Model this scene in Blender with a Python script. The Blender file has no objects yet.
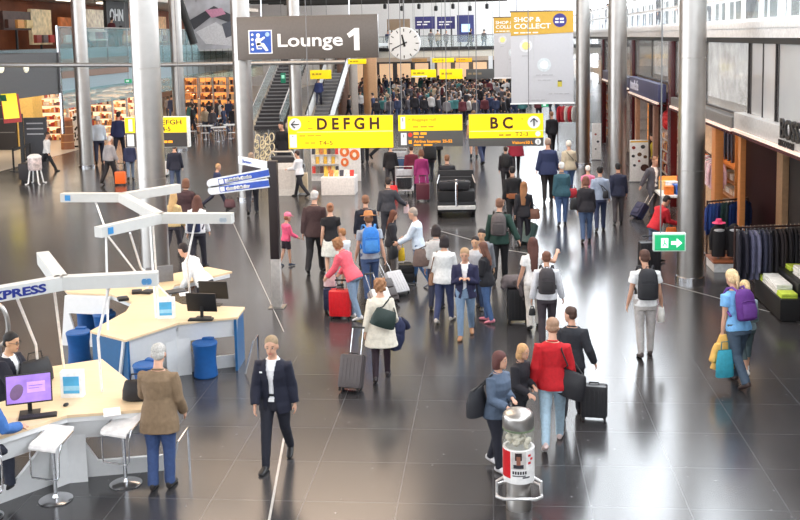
import bpy, bmesh, math, random
from mathutils import Vector, Matrix, Euler
random.seed(7)
PI = math.pi
scene = bpy.context.scene
col = scene.collection

# ------------------------------------------------------------------ camera, sky, lamps, exposure
HC = 5.35
TH = math.atan(.111); ROLL = math.radians(1.2); YAW = math.atan(.09)
FPX, PX0, PY0 = 1000.0, 400.0, 149.0
fw = Vector((-math.sin(YAW)*math.cos(TH), math.cos(YAW)*math.cos(TH), -math.sin(TH)))
rt0 = Vector((math.cos(YAW), math.sin(YAW), 0)); up0 = rt0.cross(fw)
rt = rt0*math.cos(ROLL) - up0*math.sin(ROLL); up = rt0*math.sin(ROLL) + up0*math.cos(ROLL)
EYE = Vector((0, 0, HC))
cd = bpy.data.cameras.new('camera'); cam = bpy.data.objects.new('camera', cd); col.objects.link(cam)
cd.sensor_width = 36; cd.lens = 45; cd.shift_y = -111/800; cd.clip_end = 500
mw = Matrix.Identity(4)
for i in range(3):
    mw[i][0], mw[i][1], mw[i][2], mw[i][3] = rt[i], up[i], -fw[i], EYE[i]
cam.matrix_world = mw
scene.camera = cam

w = bpy.data.worlds.new('sky'); scene.world = w; w.use_nodes = True
wn = w.node_tree.nodes; bg = wn['Background']
bg.inputs['Color'].default_value = (.88, .94, 1.0, 1); bg.inputs['Strength'].default_value = 4.6

# overcast sky, brighter towards the far (sunny) end of the hall
_tc = wn.new('ShaderNodeTexCoord'); _sx = wn.new('ShaderNodeSeparateXYZ'); _mr = wn.new('ShaderNodeMapRange')
_mr.inputs['From Min'].default_value = -.3; _mr.inputs['From Max'].default_value = .9; _mr.inputs['To Min'].default_value = 4.0; _mr.inputs['To Max'].default_value = 7.2
w.node_tree.links.new(_tc.outputs['Generated'], _sx.inputs['Vector']); w.node_tree.links.new(_sx.outputs['Y'], _mr.inputs['Value']); w.node_tree.links.new(_mr.outputs['Result'], bg.inputs['Strength'])

def area(name, loc, rot, sx, sy, power, colr=(1, 1, 1)):
    l = bpy.data.lights.new(name, 'AREA'); l.shape = 'RECTANGLE'; l.size = sx; l.size_y = sy; l.energy = power; l.color = colr
    o = bpy.data.objects.new(name, l); o.location = loc; o.rotation_euler = rot; col.objects.link(o); return o
area('ceiling_lamp', (-8.2, 27, 12.1), (0, 0, 0), 11, 22, 2600, (1, .76, .56))
area('ceiling_lamp', (-8, 85, 12.1), (0, 0, 0), 22, 70, 4300, (1, .96, .92))
area('shop_lamp', (-25, 58, 2.9), (0, 0, 0), 6, 26, 900, (1, .82, .6))
area('shop_lamp', (-17, 80, 2.9), (0, 0, 0), 8, 18, 700, (1, .75, .5))
area('shop_lamp', (-25, 55, 9), (0, 0, 0), 6, 26, 900, (1, .85, .7))
area('shop_lamp', (7.6, 27, 3.1), (0, 0, 0), 2.4, 5, 260, (1, .74, .48))

vs = scene.view_settings
scene.display_settings.display_device = 'sRGB'
vs.view_transform = 'Standard'; vs.look = 'None'; vs.gamma = 1; vs.use_curve_mapping = False
vs.exposure = 0.28
try:
    scene.cycles.use_denoising = True
    scene.cycles.max_bounces = 6; scene.cycles.diffuse_bounces = 3; scene.cycles.glossy_bounces = 3
    scene.cycles.transparent_max_bounces = 12; scene.cycles.sample_clamp_indirect = 4
    scene.cycles.caustics_reflective = False; scene.cycles.caustics_refractive = False
except Exception:
    pass

# ------------------------------------------------------------------ measuring helpers: where a sight line of the survey meets a plane
def sight(x, y): return rt*((x-PX0)/FPX) - up*((y-PY0)/FPX) + fw
def at_z(x, y, z=0.):
    d = sight(x, y); return EYE + d*((z-HC)/d.z)
def at_Y(x, y, Y):
    d = sight(x, y); return EYE + d*(Y/d.y)
def at_X(x, y, X):
    d = sight(x, y); return EYE + d*(X/d.x)
def topx(p):
    v = Vector(p)-EYE; k = v.dot(fw); return PX0+FPX*v.dot(rt)/k, PY0-FPX*v.dot(up)/k

# ------------------------------------------------------------------ materials
def lin(c):
    c = c/255.; return c/12.92 if c <= .04045 else ((c+.055)/1.055)**2.4
_M = {}
def mat(rgb, rough=.6, metal=0., var=.10, scale=14., emit=0., bump=0., alpha=1., spec=.5, coat=0.):
    key = (tuple(rgb), rough, metal, var, scale, emit, bump, alpha, spec, coat)
    if key in _M: return _M[key]
    m = bpy.data.materials.new('surface_%02x%02x%02x' % tuple(int(c) for c in rgb)); m.use_nodes = True
    n = m.node_tree.nodes; L = m.node_tree.links; b = n['Principled BSDF']
    base = [lin(c) for c in rgb]
    b.inputs['Roughness'].default_value = rough; b.inputs['Metallic'].default_value = metal
    b.inputs['Specular IOR Level'].default_value = spec
    if coat: b.inputs['Coat Weight'].default_value = coat
    tc = n.new('ShaderNodeTexCoord'); nz = n.new('ShaderNodeTexNoise'); nz.inputs['Scale'].default_value = scale
    nz.inputs['Detail'].default_value = 3
    L.new(tc.outputs['Object'], nz.inputs['Vector'])
    rp = n.new('ShaderNodeValToRGB'); L.new(nz.outputs['Fac'], rp.inputs['Fac'])
    rp.color_ramp.elements[0].position = .3; rp.color_ramp.elements[1].position = .7
    rp.color_ramp.elements[0].color = [c*(1-var) for c in base]+[1]
    rp.color_ramp.elements[1].color = [min(1, c*(1+var)) for c in base]+[1]
    L.new(rp.outputs['Color'], b.inputs['Base Color'])
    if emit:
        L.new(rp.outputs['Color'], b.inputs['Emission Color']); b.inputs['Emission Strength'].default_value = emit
    if bump:
        bp = n.new('ShaderNodeBump'); bp.inputs['Strength'].default_value = bump; bp.inputs['Distance'].default_value = .01
        L.new(nz.outputs['Fac'], bp.inputs['Height']); L.new(bp.outputs['Normal'], b.inputs['Normal'])
    if alpha < 1: b.inputs['Alpha'].default_value = alpha
    _M[key] = m; return m
def glass(rgb=(215, 232, 232), a=.22, rough=.05):
    return mat(rgb, rough, 0, .02, 2., alpha=a, spec=.6)
def wood(rgb, rough=.35, sc=(1.2, 9, 9)):
    k = ('wood', rgb, rough)
    if k in _M: return _M[k]
    m = bpy.data.materials.new('wood_grain'); m.use_nodes = True
    n = m.node_tree.nodes; L = m.node_tree.links; b = n['Principled BSDF']
    tc = n.new('ShaderNodeTexCoord'); mp = n.new('ShaderNodeMapping'); mp.inputs['Scale'].default_value = sc
    nz = n.new('ShaderNodeTexNoise'); nz.inputs['Scale'].default_value = 3; nz.inputs['Detail'].default_value = 5
    L.new(tc.outputs['Object'], mp.inputs['Vector']); L.new(mp.outputs['Vector'], nz.inputs['Vector'])
    rp = n.new('ShaderNodeValToRGB'); L.new(nz.outputs['Fac'], rp.inputs['Fac'])
    base = [lin(c) for c in rgb]
    rp.color_ramp.elements[0].position = .3; rp.color_ramp.elements[0].color = [c*.88 for c in base]+[1]
    rp.color_ramp.elements[1].position = .7; rp.color_ramp.elements[1].color = base+[1]
    L.new(rp.outputs['Color'], b.inputs['Base Color']); b.inputs['Roughness'].default_value = rough
    _M[k] = m; return m

WHITE = mat((240, 240, 240), .4); STEEL = mat((176, 172, 168), .36, 1., .05, 4.)
CHROME = mat((205, 205, 208), .18, 1., .04); BLACK = mat((22, 21, 22), .5); DARK = mat((45, 44, 46), .5)
YELLOW = mat((252, 222, 0), .4, emit=.35, var=.02); SIGNGREY = mat((92, 90, 88), .45, var=.04)
PAPER = mat((245, 245, 245), .6, var=.02); NAVYTXT = mat((32, 38, 110), .5); REDLACQ = mat((70, 14, 20), .25)
GREYPLASTIC = mat((120, 120, 122), .45)

# ------------------------------------------------------------------ mesh helpers
def tag(o, label=None, cat=None, group=None, kind=None):
    if label: o['label'] = label
    if cat: o['category'] = cat
    if group: o['group'] = group
    if kind: o['kind'] = kind
    return o
def link_bm(name, bm, m, parent=None, smooth=True):
    me = bpy.data.meshes.new(name); bmesh.ops.recalc_face_normals(bm, faces=bm.faces); bm.to_mesh(me); bm.free()
    return link_me(name, me, m, parent, smooth)
def link_me(name, me, m, parent=None, smooth=True):
    for mm in (m if isinstance(m, (list, tuple)) else [m]): me.materials.append(mm)
    if smooth:
        me.polygons.foreach_set('use_smooth', [True]*len(me.polygons))
        try: me.set_sharp_from_angle(angle=math.radians(40))
        except Exception: pass
    o = bpy.data.objects.new(name, me); col.objects.link(o)
    if parent: o.parent = parent
    return o
def empty(name, loc, rz=0., label=None, cat=None, group=None):
    o = bpy.data.objects.new(name, None); col.objects.link(o); o.location = loc; o.rotation_euler = (0, 0, rz)
    o.empty_display_size = .1
    return tag(o, label, cat, group)
def copy_tree(o, parent=None):
    c = o.copy(); col.objects.link(c)
    if parent: c.parent = parent
    for ch in o.children: copy_tree(ch, c)
    return c
class B:
    """collects simple solids in one mesh"""
    def __init__(s): s.bm = bmesh.new()
    def box(s, x0, x1, y0, y1, z0, z1, bev=0., M=None, mi=0):
        r = bmesh.ops.create_cube(s.bm, size=1); vs_ = r['verts']
        for v in vs_: v.co = Vector(((x0+x1)/2+v.co.x*(x1-x0), (y0+y1)/2+v.co.y*(y1-y0), (z0+z1)/2+v.co.z*(z1-z0)))
        if M is not None:
            for v in vs_: v.co = M @ v.co
        fs = set(f for v in vs_ for f in v.link_faces)
        for f in fs: f.material_index = mi
        if bev:
            es = list(set(e for v in vs_ for e in v.link_edges))
            bmesh.ops.bevel(s.bm, geom=es, offset=bev, segments=2, affect='EDGES', profile=.7)
        return s
    def loft(s, rings, n=16, mi=0, caps=True):
        """rings: (center, axisA(with length), axisB(with length))"""
        L = []
        for c, a, b in rings:
            L.append([s.bm.verts.new(Vector(c)+Vector(a)*math.cos(2*PI*k/n)+Vector(b)*math.sin(2*PI*k/n)) for k in range(n)])
        for i in range(len(L)-1):
            for k in range(n):
                f = s.bm.faces.new((L[i][k], L[i][(k+1) % n], L[i+1][(k+1) % n], L[i+1][k])); f.material_index = mi
        if caps:
            f = s.bm.faces.new(L[0][::-1]); f.material_index = mi
            f = s.bm.faces.new(L[-1]); f.material_index = mi
        return s
    def tube(s, pts, r, n=8, mi=0, closed=False):
        pts = [Vector(p) for p in pts]; rs = r if isinstance(r, (list, tuple)) else [r]*len(pts)
        rings = []
        for i, p in enumerate(pts):
            if closed: t = pts[(i+1) % len(pts)]-pts[i-1]
            else: t = (pts[min(i+1, len(pts)-1)]-pts[max(i-1, 0)])
            t.normalize(); a = t.orthogonal().normalized()
            if i and rings:
                a = (rings[-1][1] - t*rings[-1][1].dot(t)).normalized()
            b = t.cross(a); rings.append((p, a.normalized()*rs[i], b*rs[i]))
        if closed:
            # keep twist small by closing onto first ring
            rings.append(rings[0]); return s.loft(rings, n, mi, caps=False)
        return s.loft(rings, n, mi)
    def cyl(s, x, y, z0, z1, r0, r1=None, n=24, mi=0):
        r1 = r0 if r1 is None else r1
        return s.loft([((x, y, z0), (r0, 0, 0), (0, r0, 0)), ((x, y, z1), (r1, 0, 0), (0, r1, 0))], n, mi)
    def lathe(s, prof, n=32, x=0, y=0, mi=0):
        return s.loft([((x, y, z), (max(r, 1e-4), 0, 0), (0, max(r, 1e-4), 0)) for r, z in prof], n, mi)
    def ell(s, c, r, n=16, m=10, R=None, mi=0):
        c = Vector(c); R = R or Matrix.Identity(3); rings = []
        for i in range(m+1):
            t = PI*i/m; z = -math.cos(t); q = max(math.sin(t), .02)
            rings.append((c+R@Vector((0, 0, z*r[2])), R@Vector((q*r[0], 0, 0)), R@Vector((0, q*r[1], 0))))
        return s.loft(rings, n, mi)
    def prism(s, poly, z0, z1, mi=0):
        a = [s.bm.verts.new((p[0], p[1], z0)) for p in poly]; b = [s.bm.verts.new((p[0], p[1], z1)) for p in poly]
        n = len(poly); s.bm.faces.new(a[::-1]).material_index = mi; s.bm.faces.new(b).material_index = mi
        for i in range(n): s.bm.faces.new((a[i], a[(i+1) % n], b[(i+1) % n], b[i])).material_index = mi
        return s
    def slab(s, pts, off, mi=0):
        """polygon of 3-D points thickened by the vector off"""
        off = Vector(off); a = [s.bm.verts.new(Vector(p)) for p in pts]; b = [s.bm.verts.new(Vector(p)+off) for p in pts]
        n = len(pts); s.bm.faces.new(a[::-1]).material_index = mi; s.bm.faces.new(b).material_index = mi
        for i in range(n): s.bm.faces.new((a[i], a[(i+1) % n], b[(i+1) % n], b[i])).material_index = mi
        return s
    def done(s, name, m, parent=None, smooth=True): return link_bm(name, s.bm, m, parent, smooth)
_dg = None
def text(name, st, size, m, parent, loc, rot=(PI/2, 0, 0), ext=.004, bold=0., align='LEFT', sx=1., shear=0.):
    c = bpy.data.curves.new(name, 'FONT'); c.body = st; c.size = size; c.extrude = ext; c.offset = bold; c.align_x = align; c.shear = shear
    c.space_character = 1.0; c.resolution_u = 3
    t = bpy.data.objects.new('tmp', c); col.objects.link(t)
    dg = bpy.context.evaluated_depsgraph_get()
    me = bpy.data.meshes.new_from_object(t.evaluated_get(dg)); bpy.data.objects.remove(t)
    me.materials.clear()
    o = link_me(name, me, m, parent, False); o.location = loc; o.rotation_euler = rot; o.scale = (sx, 1, 1)
    return o
# ------------------------------------------------------------------ the setting
def floor_mat():
    m = bpy.data.materials.new('dark_granite_tiles'); m.use_nodes = True
    n = m.node_tree.nodes; L = m.node_tree.links; b = n['Principled BSDF']
    tc = n.new('ShaderNodeTexCoord')
    br = n.new('ShaderNodeTexBrick'); br.offset = 0; br.inputs['Scale'].default_value = 1
    br.inputs['Brick Width'].default_value = 1.1; br.inputs['Row Height'].default_value = 1.1
    br.inputs['Mortar Size'].default_value = .006; br.inputs['Mortar Smooth'].default_value = .3
    br.inputs['Color1'].default_value = (.036, .034, .036, 1); br.inputs['Color2'].default_value = (.046, .044, .046, 1)
    br.inputs['Mortar'].default_value = (.10, .10, .105, 1)
    L.new(tc.outputs['Object'], br.inputs['Vector'])
    vo = n.new('ShaderNodeTexVoronoi'); vo.inputs['Scale'].default_value = 4.5; L.new(tc.outputs['Object'], vo.inputs['Vector'])
    rp = n.new('ShaderNodeValToRGB'); rp.color_ramp.elements[0].position = .035; rp.color_ramp.elements[0].color = (1, 1, 1, 1)
    rp.color_ramp.elements[1].position = .06; rp.color_ramp.elements[1].color = (0, 0, 0, 1)
    L.new(vo.outputs['Distance'], rp.inputs['Fac'])
    mx = n.new('ShaderNodeMixRGB'); mx.blend_type = 'ADD'; mx.inputs['Fac'].default_value = .22
    L.new(br.outputs['Color'], mx.inputs['Color1']); L.new(rp.outputs['Color'], mx.inputs['Color2'])
    L.new(mx.outputs['Color'], b.inputs['Base Color'])
    nz = n.new('ShaderNodeTexNoise'); nz.inputs['Scale'].default_value = .7; nz.inputs['Detail'].default_value = 4
    L.new(tc.outputs['Object'], nz.inputs['Vector'])
    mr = n.new('ShaderNodeMapRange'); mr.inputs['To Min'].default_value = .16; mr.inputs['To Max'].default_value = .25
    L.new(nz.outputs['Fac'], mr.inputs['Value']); L.new(mr.outputs['Result'], b.inputs['Roughness'])
    b.inputs['IOR'].default_value = 1.78
    return m
def struct(o): o['kind'] = 'structure'; return o
struct(B().box(-21, 5.6, -8, 130, -.2, 0).done('floor', floor_mat(), smooth=False))
struct(B().box(-32, -21, 20, 130, -.2, .004).done('floor_left', mat((205, 192, 178), .3, var=.05), smooth=False))
struct(B().box(5.6, 12, -8, 130, -.2, .003).done('floor_right', mat((60, 56, 58), .3, var=.08), smooth=False))
# light metal expansion strips let into the floor
def strip(n, a, b, w=.03):
    a = at_z(*a); b = at_z(*b); d = (b-a).normalized(); s = Vector((-d.y, d.x, 0))*w/2
    struct(B().prism([a-s, b-s, b+s, a+s], .0005, .003).done('trim_%d' % n, mat((190, 188, 185), .35, .3), smooth=False))
strip(1, (228, 212), (284, 332), .018); strip(2, (284, 438), (267, 532), .03); strip(3, (640, 277), (770, 312), .022)
strip(4, (430, 228), (500, 248), .025); strip(5, (507, 250), (545, 256), .04)

# steel columns
def column(Xp, Yp, base_px, r=.29, label='', h=14.5):
    e = empty('steel_column', (Xp, Yp, 0), 0, label, 'column')
    B().lathe([(r+.01, 0), (r+.01, .05), (r, .06), (r, 2.40), (r-.006, 2.405), (r-.006, 2.42), (r, 2.425), (r, 4.80), (r-.006, 4.805),
               (r-.006, 4.82), (r, 4.825), (r, h)], 40).done('shaft', STEEL, e)
    B().lathe([(r+.03, 0), (r+.03, .10), (r+.012, .11)], 40).done('base_ring', CHROME, e)
    return e
cl = [((690, 280), .28, 'tall round steel column beside the clothes displays, nearest on the right'),
      ((617, 196), .30, 'tall round steel column next to the upright white menu board'),
      ((583, 165), .28, 'tall round steel column just right of the hanging white banners'),
      ((157, 285), .30, 'thick round steel column rising behind the far white counter'),
      ((247, 199), .31, 'round steel column behind the grey lounge sign'),
      ((298, 166), .26, 'round steel column between the escalators, behind the left yellow sign'),
      ((87, 167), .31, 'slim steel column furthest left, beside the walking man in white shirt'),
      ((181, 150), .30, 'steel column behind the dark and yellow departures sign on the left'),
      ((652, 128), .0, '')]
for p, r, lb in cl:
    if r:
        q = at_z(*p); column(q.x, q.y, p, r, lb)

# --- right hand side: lower shop wall, white beam, gallery
XW = 5.6
WALLGLASS = glass((205, 210, 212), .38, .06)
def yx(x, y=100): return at_X(x, y, XW).y
struct(B().box(XW, XW+.5, 8, 110, 5.2, 5.42, .02).done('trim_10', WHITE))
struct(B().box(XW-.05, XW, 8, 110, 5.40, 5.55, .01).done('trim_11', WHITE))
struct(B().box(XW+.02, XW+.4, 8, 110, 5.08, 5.2).done('trim_12', BLACK))
struct(B().box(XW+.5, 12, 8, 110, 5.2, 5.4).done('floor_gallery', mat((225, 225, 225), .4)))
struct(B().box(11.8, 12, -6, 110, 0, 5.2).done('wall_right', mat((150, 140, 135), .6)))
struct(B().box(9.4, 9.5, -6, 110, 5.2, 7.0).done('wall_right_gallery', mat((66, 76, 78), .4, var=.3, scale=.8)))
struct(B().box(-34, 12, -8.4, -8, 0, 6.2).done('wall_light_block', mat((150, 142, 136), .6)))  # unseen wall behind the camera, added to dim column reflections, left open above
struct(B().box(5.6, 12, -8, 8, 0, 5.2).done('wall_right_near', mat((150, 142, 136), .6)))
# gallery balustrade: one bay of rails at a time
rl = empty('gallery_railing', (XW+.05, 40, 5.55), 0, 'white gallery railing with square panes above the right-hand shops', 'railing')
b = B()
for zz in (.02, .55, 1.05): b.box(-.03, .03, -32, 65, zz-.04, zz+.04)
b.done('rail', WHITE, rl)
for k in range(54):
    y = -32+1.5*k
    B().box(-.04, .04, y-.045, y+.045, 0, 1.1).done('post', WHITE, rl)
B().box(-.006, .006, -32, 65, .04, 1.03).done('pane', glass((225, 238, 240), .18), rl)
# white window frames behind the gallery
for k in range(20):
    y0 = 9+k*4.6
    f = B()
    f.box(9.2, 9.3, y0, y0+.12, 5.4, 7.4); f.box(9.2, 9.3, y0, y0+4.6, 6.45, 6.52); f.box(9.2, 9.3, y0, y0+4.6, 7.0, 7.08)
    for q in (1.15, 2.3, 3.45): f.box(9.22, 9.28, y0+q, y0+q+.05, 5.4, 7.2)
    struct(f.done('window_%d' % (k+1), WHITE, smooth=False))

# upper shop glazing and red lacquer posts between the stores, lower fascias
def pane(y0, y1, z0, z1, label, m=None, x=XW+.06):
    e = empty('shop_window', (x, (y0+y1)/2, z0), 0, label, 'window')
    h = (y1-y0)/2
    B().box(0, .02, -h, h, 0, z1-z0).done('pane', m or WALLGLASS, e)
    f = B(); f.box(-.02, .04, -h, -h+.05, 0, z1-z0); f.box(-.02, .04, h-.05, h, 0, z1-z0); f.box(-.02, .04, -h, h, 0, .05)
    f.box(-.02, .04, -.02, .02, 0, z1-z0)
    f.done('frame', mat((70, 66, 66), .4), e); return e
Y672, Y634, Y740, Y702 = yx(672), yx(634), yx(741), yx(702)
for i, (yy, lb) in enumerate([(Y672, 'dark red lacquered post at the near edge of the navy-fronted store'), (Y634+.3, 'dark red lacquered post at the far edge of the navy-fronted store'),
               (yx(603), 'narrow dark red post beyond the column with the menu board')]):
    tag(B().box(XW-.08, XW+.12, yy-.28, yy+.28, 0, 5.08, .01).done('lacquered_post', REDLACQ), lb, 'post')
pane(12, yx(775), 3.45, 5.08, 'grey glazed upper shop window above the pale two-line sign', glass((205, 208, 210), .75))
pane(yx(773), yx(748), 3.4, 5.08, 'pale frosted upper shop window left of the pale two-line sign', glass((215, 215, 215), .8))
pane(yx(746), Y672-.3, 3.45, 5.08, 'clear upper shop window with a pale blue dress poster inside')
pane(Y672+.3, Y634, 3.75, 5.08, 'upper window over the navy shop fascia')
pane(Y634+.7, yx(603)-.3, 3.3, 5.08, 'upper window beyond the navy shop, showing yellow boxes')
pane(yx(603)+.4, yx(560), 0.4, 5.08, 'tall shop window furthest down the right side')
# posters behind the glass, with an added glow that brightens the windows
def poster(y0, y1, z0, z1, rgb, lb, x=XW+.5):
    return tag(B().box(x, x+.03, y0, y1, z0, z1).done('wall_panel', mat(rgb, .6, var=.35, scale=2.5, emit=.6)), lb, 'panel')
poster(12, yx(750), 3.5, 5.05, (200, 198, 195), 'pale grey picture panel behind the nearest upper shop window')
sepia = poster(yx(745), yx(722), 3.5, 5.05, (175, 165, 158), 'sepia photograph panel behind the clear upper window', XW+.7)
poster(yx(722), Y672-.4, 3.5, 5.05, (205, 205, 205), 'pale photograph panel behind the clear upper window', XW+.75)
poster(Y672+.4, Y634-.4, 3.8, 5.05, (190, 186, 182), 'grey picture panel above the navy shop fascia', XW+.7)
d = B(); yd = yx(728)
d.slab([(XW+.6, yd-.35, 3.8), (XW+.6, yd+.35, 3.8), (XW+.6, yd+.25, 4.9), (XW+.6, yd-.12, 4.95)], (.02, 0, 0))
d.done('dress_picture', mat((150, 185, 230), .6, var=.15, emit=.3), sepia)['label'] = 'light blue dress'  # dress picture carries an added glow too

# fascias
def fascia(y0, y1, z0, z1, x, m, label, strips=True):
    e = empty('shop_fascia', (x, (y0+y1)/2, z0), 0, label, 'sign'); h = (y1-y0)/2
    B().box(0, .25, -h, h, 0, z1-z0, .01).done('board', m, e)
    if strips:
        B().box(-.04, .02, -h, h, -.07, -.01).done('light_strip', mat((255, 225, 210), .4, emit=.3), e)
        B().box(-.03, .25, -h, h, -.14, -.075).done('soffit', REDLACQ, e)
    return e
fb = fascia(14, Y740, 3.2, 3.55, XW-.15, mat((200, 198, 196), .35), 'pale shop fascia with two lines of dark lettering, nearest on the right')
# lettering faces the hall (-X): x runs along -Y
yb = at_X(779, 135, XW-.2).y-(14+Y740)/2
text('lettering', 'BOSS', .52, mat((40, 38, 40), .4), fb, (-.03, yb, .16), (PI/2, 0, -PI/2), .02, .008)
text('lettering', 'HUGO BOSS', .17, mat((40, 38, 40), .4), fb, (-.03, yb+.1, .0), (PI/2, 0, -PI/2), .01, .002)
fm = fascia(Y740+.4, Y702+4, 3.15, 3.4, XW-.1, mat((120, 118, 116), .35), 'dark grey sloping fascia over the lit clothes window')
text('lettering', 'SA', .34, mat((60, 58, 60), .4), fm, (-.02, yx(702)-(Y740+.4+Y702+4)/2+1.3, .22), (PI/2, 0, -PI/2), .02, .004)
fn = fascia(Y672+1.0, Y634-.5, 3.15, 3.72, XW-.25, mat((72, 74, 110), .4), 'navy blue shop fascia with pale lettering')
text('lettering', 'travelcafe', .50, mat((225, 225, 240), .5), fn, (-.02, (Y634-Y672)/2-1.2, .14), (PI/2, 0, -PI/2), .01, .006)
ff = fascia(Y634+.8, yx(604)-.3, 3.2, 3.6, XW-.1, mat((70, 72, 100), .4), 'small navy fascia beyond the navy shop front')

# low shop front parts
def bx(name, x0, x1, y0, y1, z0, z1, m, label, cat, bev=.006):
    e = B().box(x0, x1, y0, y1, z0, z1, bev).done(name, m); return tag(e, label, cat)
ORANGEWOOD = wood((214, 140, 80))
bx('door_post', XW-.02, XW+.1, Y740-.12, Y740+.1, 0, 3.1, ORANGEWOOD, 'orange wood post at the edge of the dark red shop wall', 'post')
bx('door_post', XW, XW+.2, yx(716), yx(716)+.4, 0, 3.1, ORANGEWOOD, 'broad lit orange wood post left of the suit display', 'post')
bx('dark_shop_wall', 6.55, 6.65, at_X(781, 180, 6.55).y, at_X(744, 180, 6.55).y, 0.0, 3.15, mat((34, 7, 11), .6, spec=.2), 'dark maroon wall panel inside the nearest store', 'wall panel')
bx('door_post', 6.40, 6.54, at_X(787, 180, 6.5).y, at_X(781, 180, 6.5).y, 0, 3.15, mat((176, 140, 105), .4), 'beige post at the near end of the maroon wall panel', 'post')
bx('dark_shop_wall', 6.55, 6.65, 12, at_X(787, 180, 6.55).y, 0, 3.15, mat((44, 40, 40), .6), 'dark grey shop wall at the right picture edge', 'wall panel')
# store interior backdrop
struct(B().box(9.0, 9.1, Y740, 48, 0, 3.3).done('wall_shop_back', mat((190, 150, 115), .6, var=.1)))
struct(B().box(XW+.3, 9, Y672-.2, Y672, 0, 3.2).done('wall_shop_side', mat((200, 185, 170), .6)))
struct(B().box(XW+.3, 9, Y672+6, Y672+6.2, 0, 3.2).done('wall_shop_far', mat((60, 30, 25), .6)))
struct(B().box(XW+.2, 11.8, 8, 60, 3.2, 3.4).done('ceiling_shop', mat((220, 200, 180), .6)))

# --- left hand side: mezzanine
XL = -21.0
yA, yB = 47.5, 92.0
struct(B().box(XL-11, XL, 36, yA, 3.0, 5.0).done('wall_left_fascia', mat((96, 97, 99), .5)))
struct(B().box(XL-11, XL, yA, yB, 2.95, 5.15).done('floor_mezzanine', mat((168, 190, 200), .35)))
struct(B().box(XL-.02, XL+.05, yA+.3, yA+9.5, 3.7, 4.65).done('trim_20', mat((150, 125, 112), .5)))
struct(B().box(XL-11.2, XL-11, 30, 130, 0, 12).done('wall_left', mat((150, 110, 85), .7, var=.2, scale=.6)))
gr = empty('glass_balustrade', (XL+.06, 70, 5.05), 0, 'glass balustrade along the left upper walkway above the lit shops', 'balustrade')
B().box(-.012, .012, -22.5, 22, -1.0, 1.15).done('pane', glass((165, 205, 210), .35), gr)
B().tube([(0, -22.5, 1.18), (0, 22, 1.18)], .035).done('handrail', CHROME, gr)
for k in range(15): B().box(-.03, .03, -22.5+k*3.15, -22.44+k*3.15, -.9, 1.15).done('post', CHROME, gr)
gp = B().box(XL+.02, XL+.10, yA-.1, yA+.1, 1.0, 6.3).done('corner_post', CHROME); tag(gp, 'slim steel post at the near end of the left glass balustrade', 'post')
lg = empty('glass_screen', (XL+.06, 70, 2.2), 0, 'lower strip of blue glass hanging below the left walkway', 'glass screen')
B().box(-.012, .012, -22.5, 22, 0, .9).done('pane', glass((170, 210, 215), .45), lg)
# long white tie rod crossing in front of the walkway
ya = 39.5
p0, p1 = at_Y(-8, 65, ya), at_Y(345, 62, ya)
tb = B().tube([p0, at_Y(150, 65, ya), p1], .09, 12).done('tie_beam', mat((160, 160, 160), .3, .6))
tag(tb, 'long thin horizontal steel tube crossing behind the left columns', 'beam')

# far end: bridge across the hall with the upper floor
YF = 86.
zf = at_Y(430, 50, YF).z; zl = at_Y(430, 57, YF).z
struct(B().box(-19, 12, YF, YF+10, zl, zf).done('floor_bridge', mat((235, 228, 215), .5)))
struct(B().box(-19, 12, YF-.1, YF+.02, zf-.05, zf+.25).done('trim_21', DARK))
struct(B().box(-40, 12, 118, 118.5, 0, 14).done('wall_back', mat((235, 235, 235), .6)))
br = empty('bridge_balustrade', (-4, YF+.1, zf), 0, 'glass balustrade along the far bridge behind the clock', 'balustrade')
B().box(-15, 16, -.01, .01, .2, 1.2).done('pane', glass((200, 215, 215), .25), br)
B().box(-15, 16, -.03, .03, 1.18, 1.24).done('handrail', GREYPLASTIC, br)
for k in range(16): B().box(-15+k*2, -14.95+k*2, -.03, .03, 0, 1.2).done('post', GREYPLASTIC, br)
# roof over the far hall: dark trusses with bright strips, ceiling over the nearer hall
struct(B().box(-32, 2.9, -8, 130, 12.2, 12.5).done('ceiling', mat((205, 192, 180), .7)))
for k in range(6):
    yk = 70+k*7
    tr = empty('roof_truss', (-6, yk, 0), 0, 'dark roof truss over the far end of the hall', 'truss', 'roof trusses over the far hall')
    t = B(); zt = HC+yk*(.040-.001*k)
    t.tube([(-14, 0, zt), (8, 0, zt)], .10, 8); t.tube([(-14, 0, zt+.9), (8, 0, zt+.9)], .10, 8); t.done('chord', BLACK, tr)
    t = B()
    for q in range(22): t.tube([(-14+q, 0, zt if q % 2 else zt+.9), (-13+q, 0, zt+.9 if q % 2 else zt)], .04, 6)
    t.done('lattice', DARK, tr)
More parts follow.
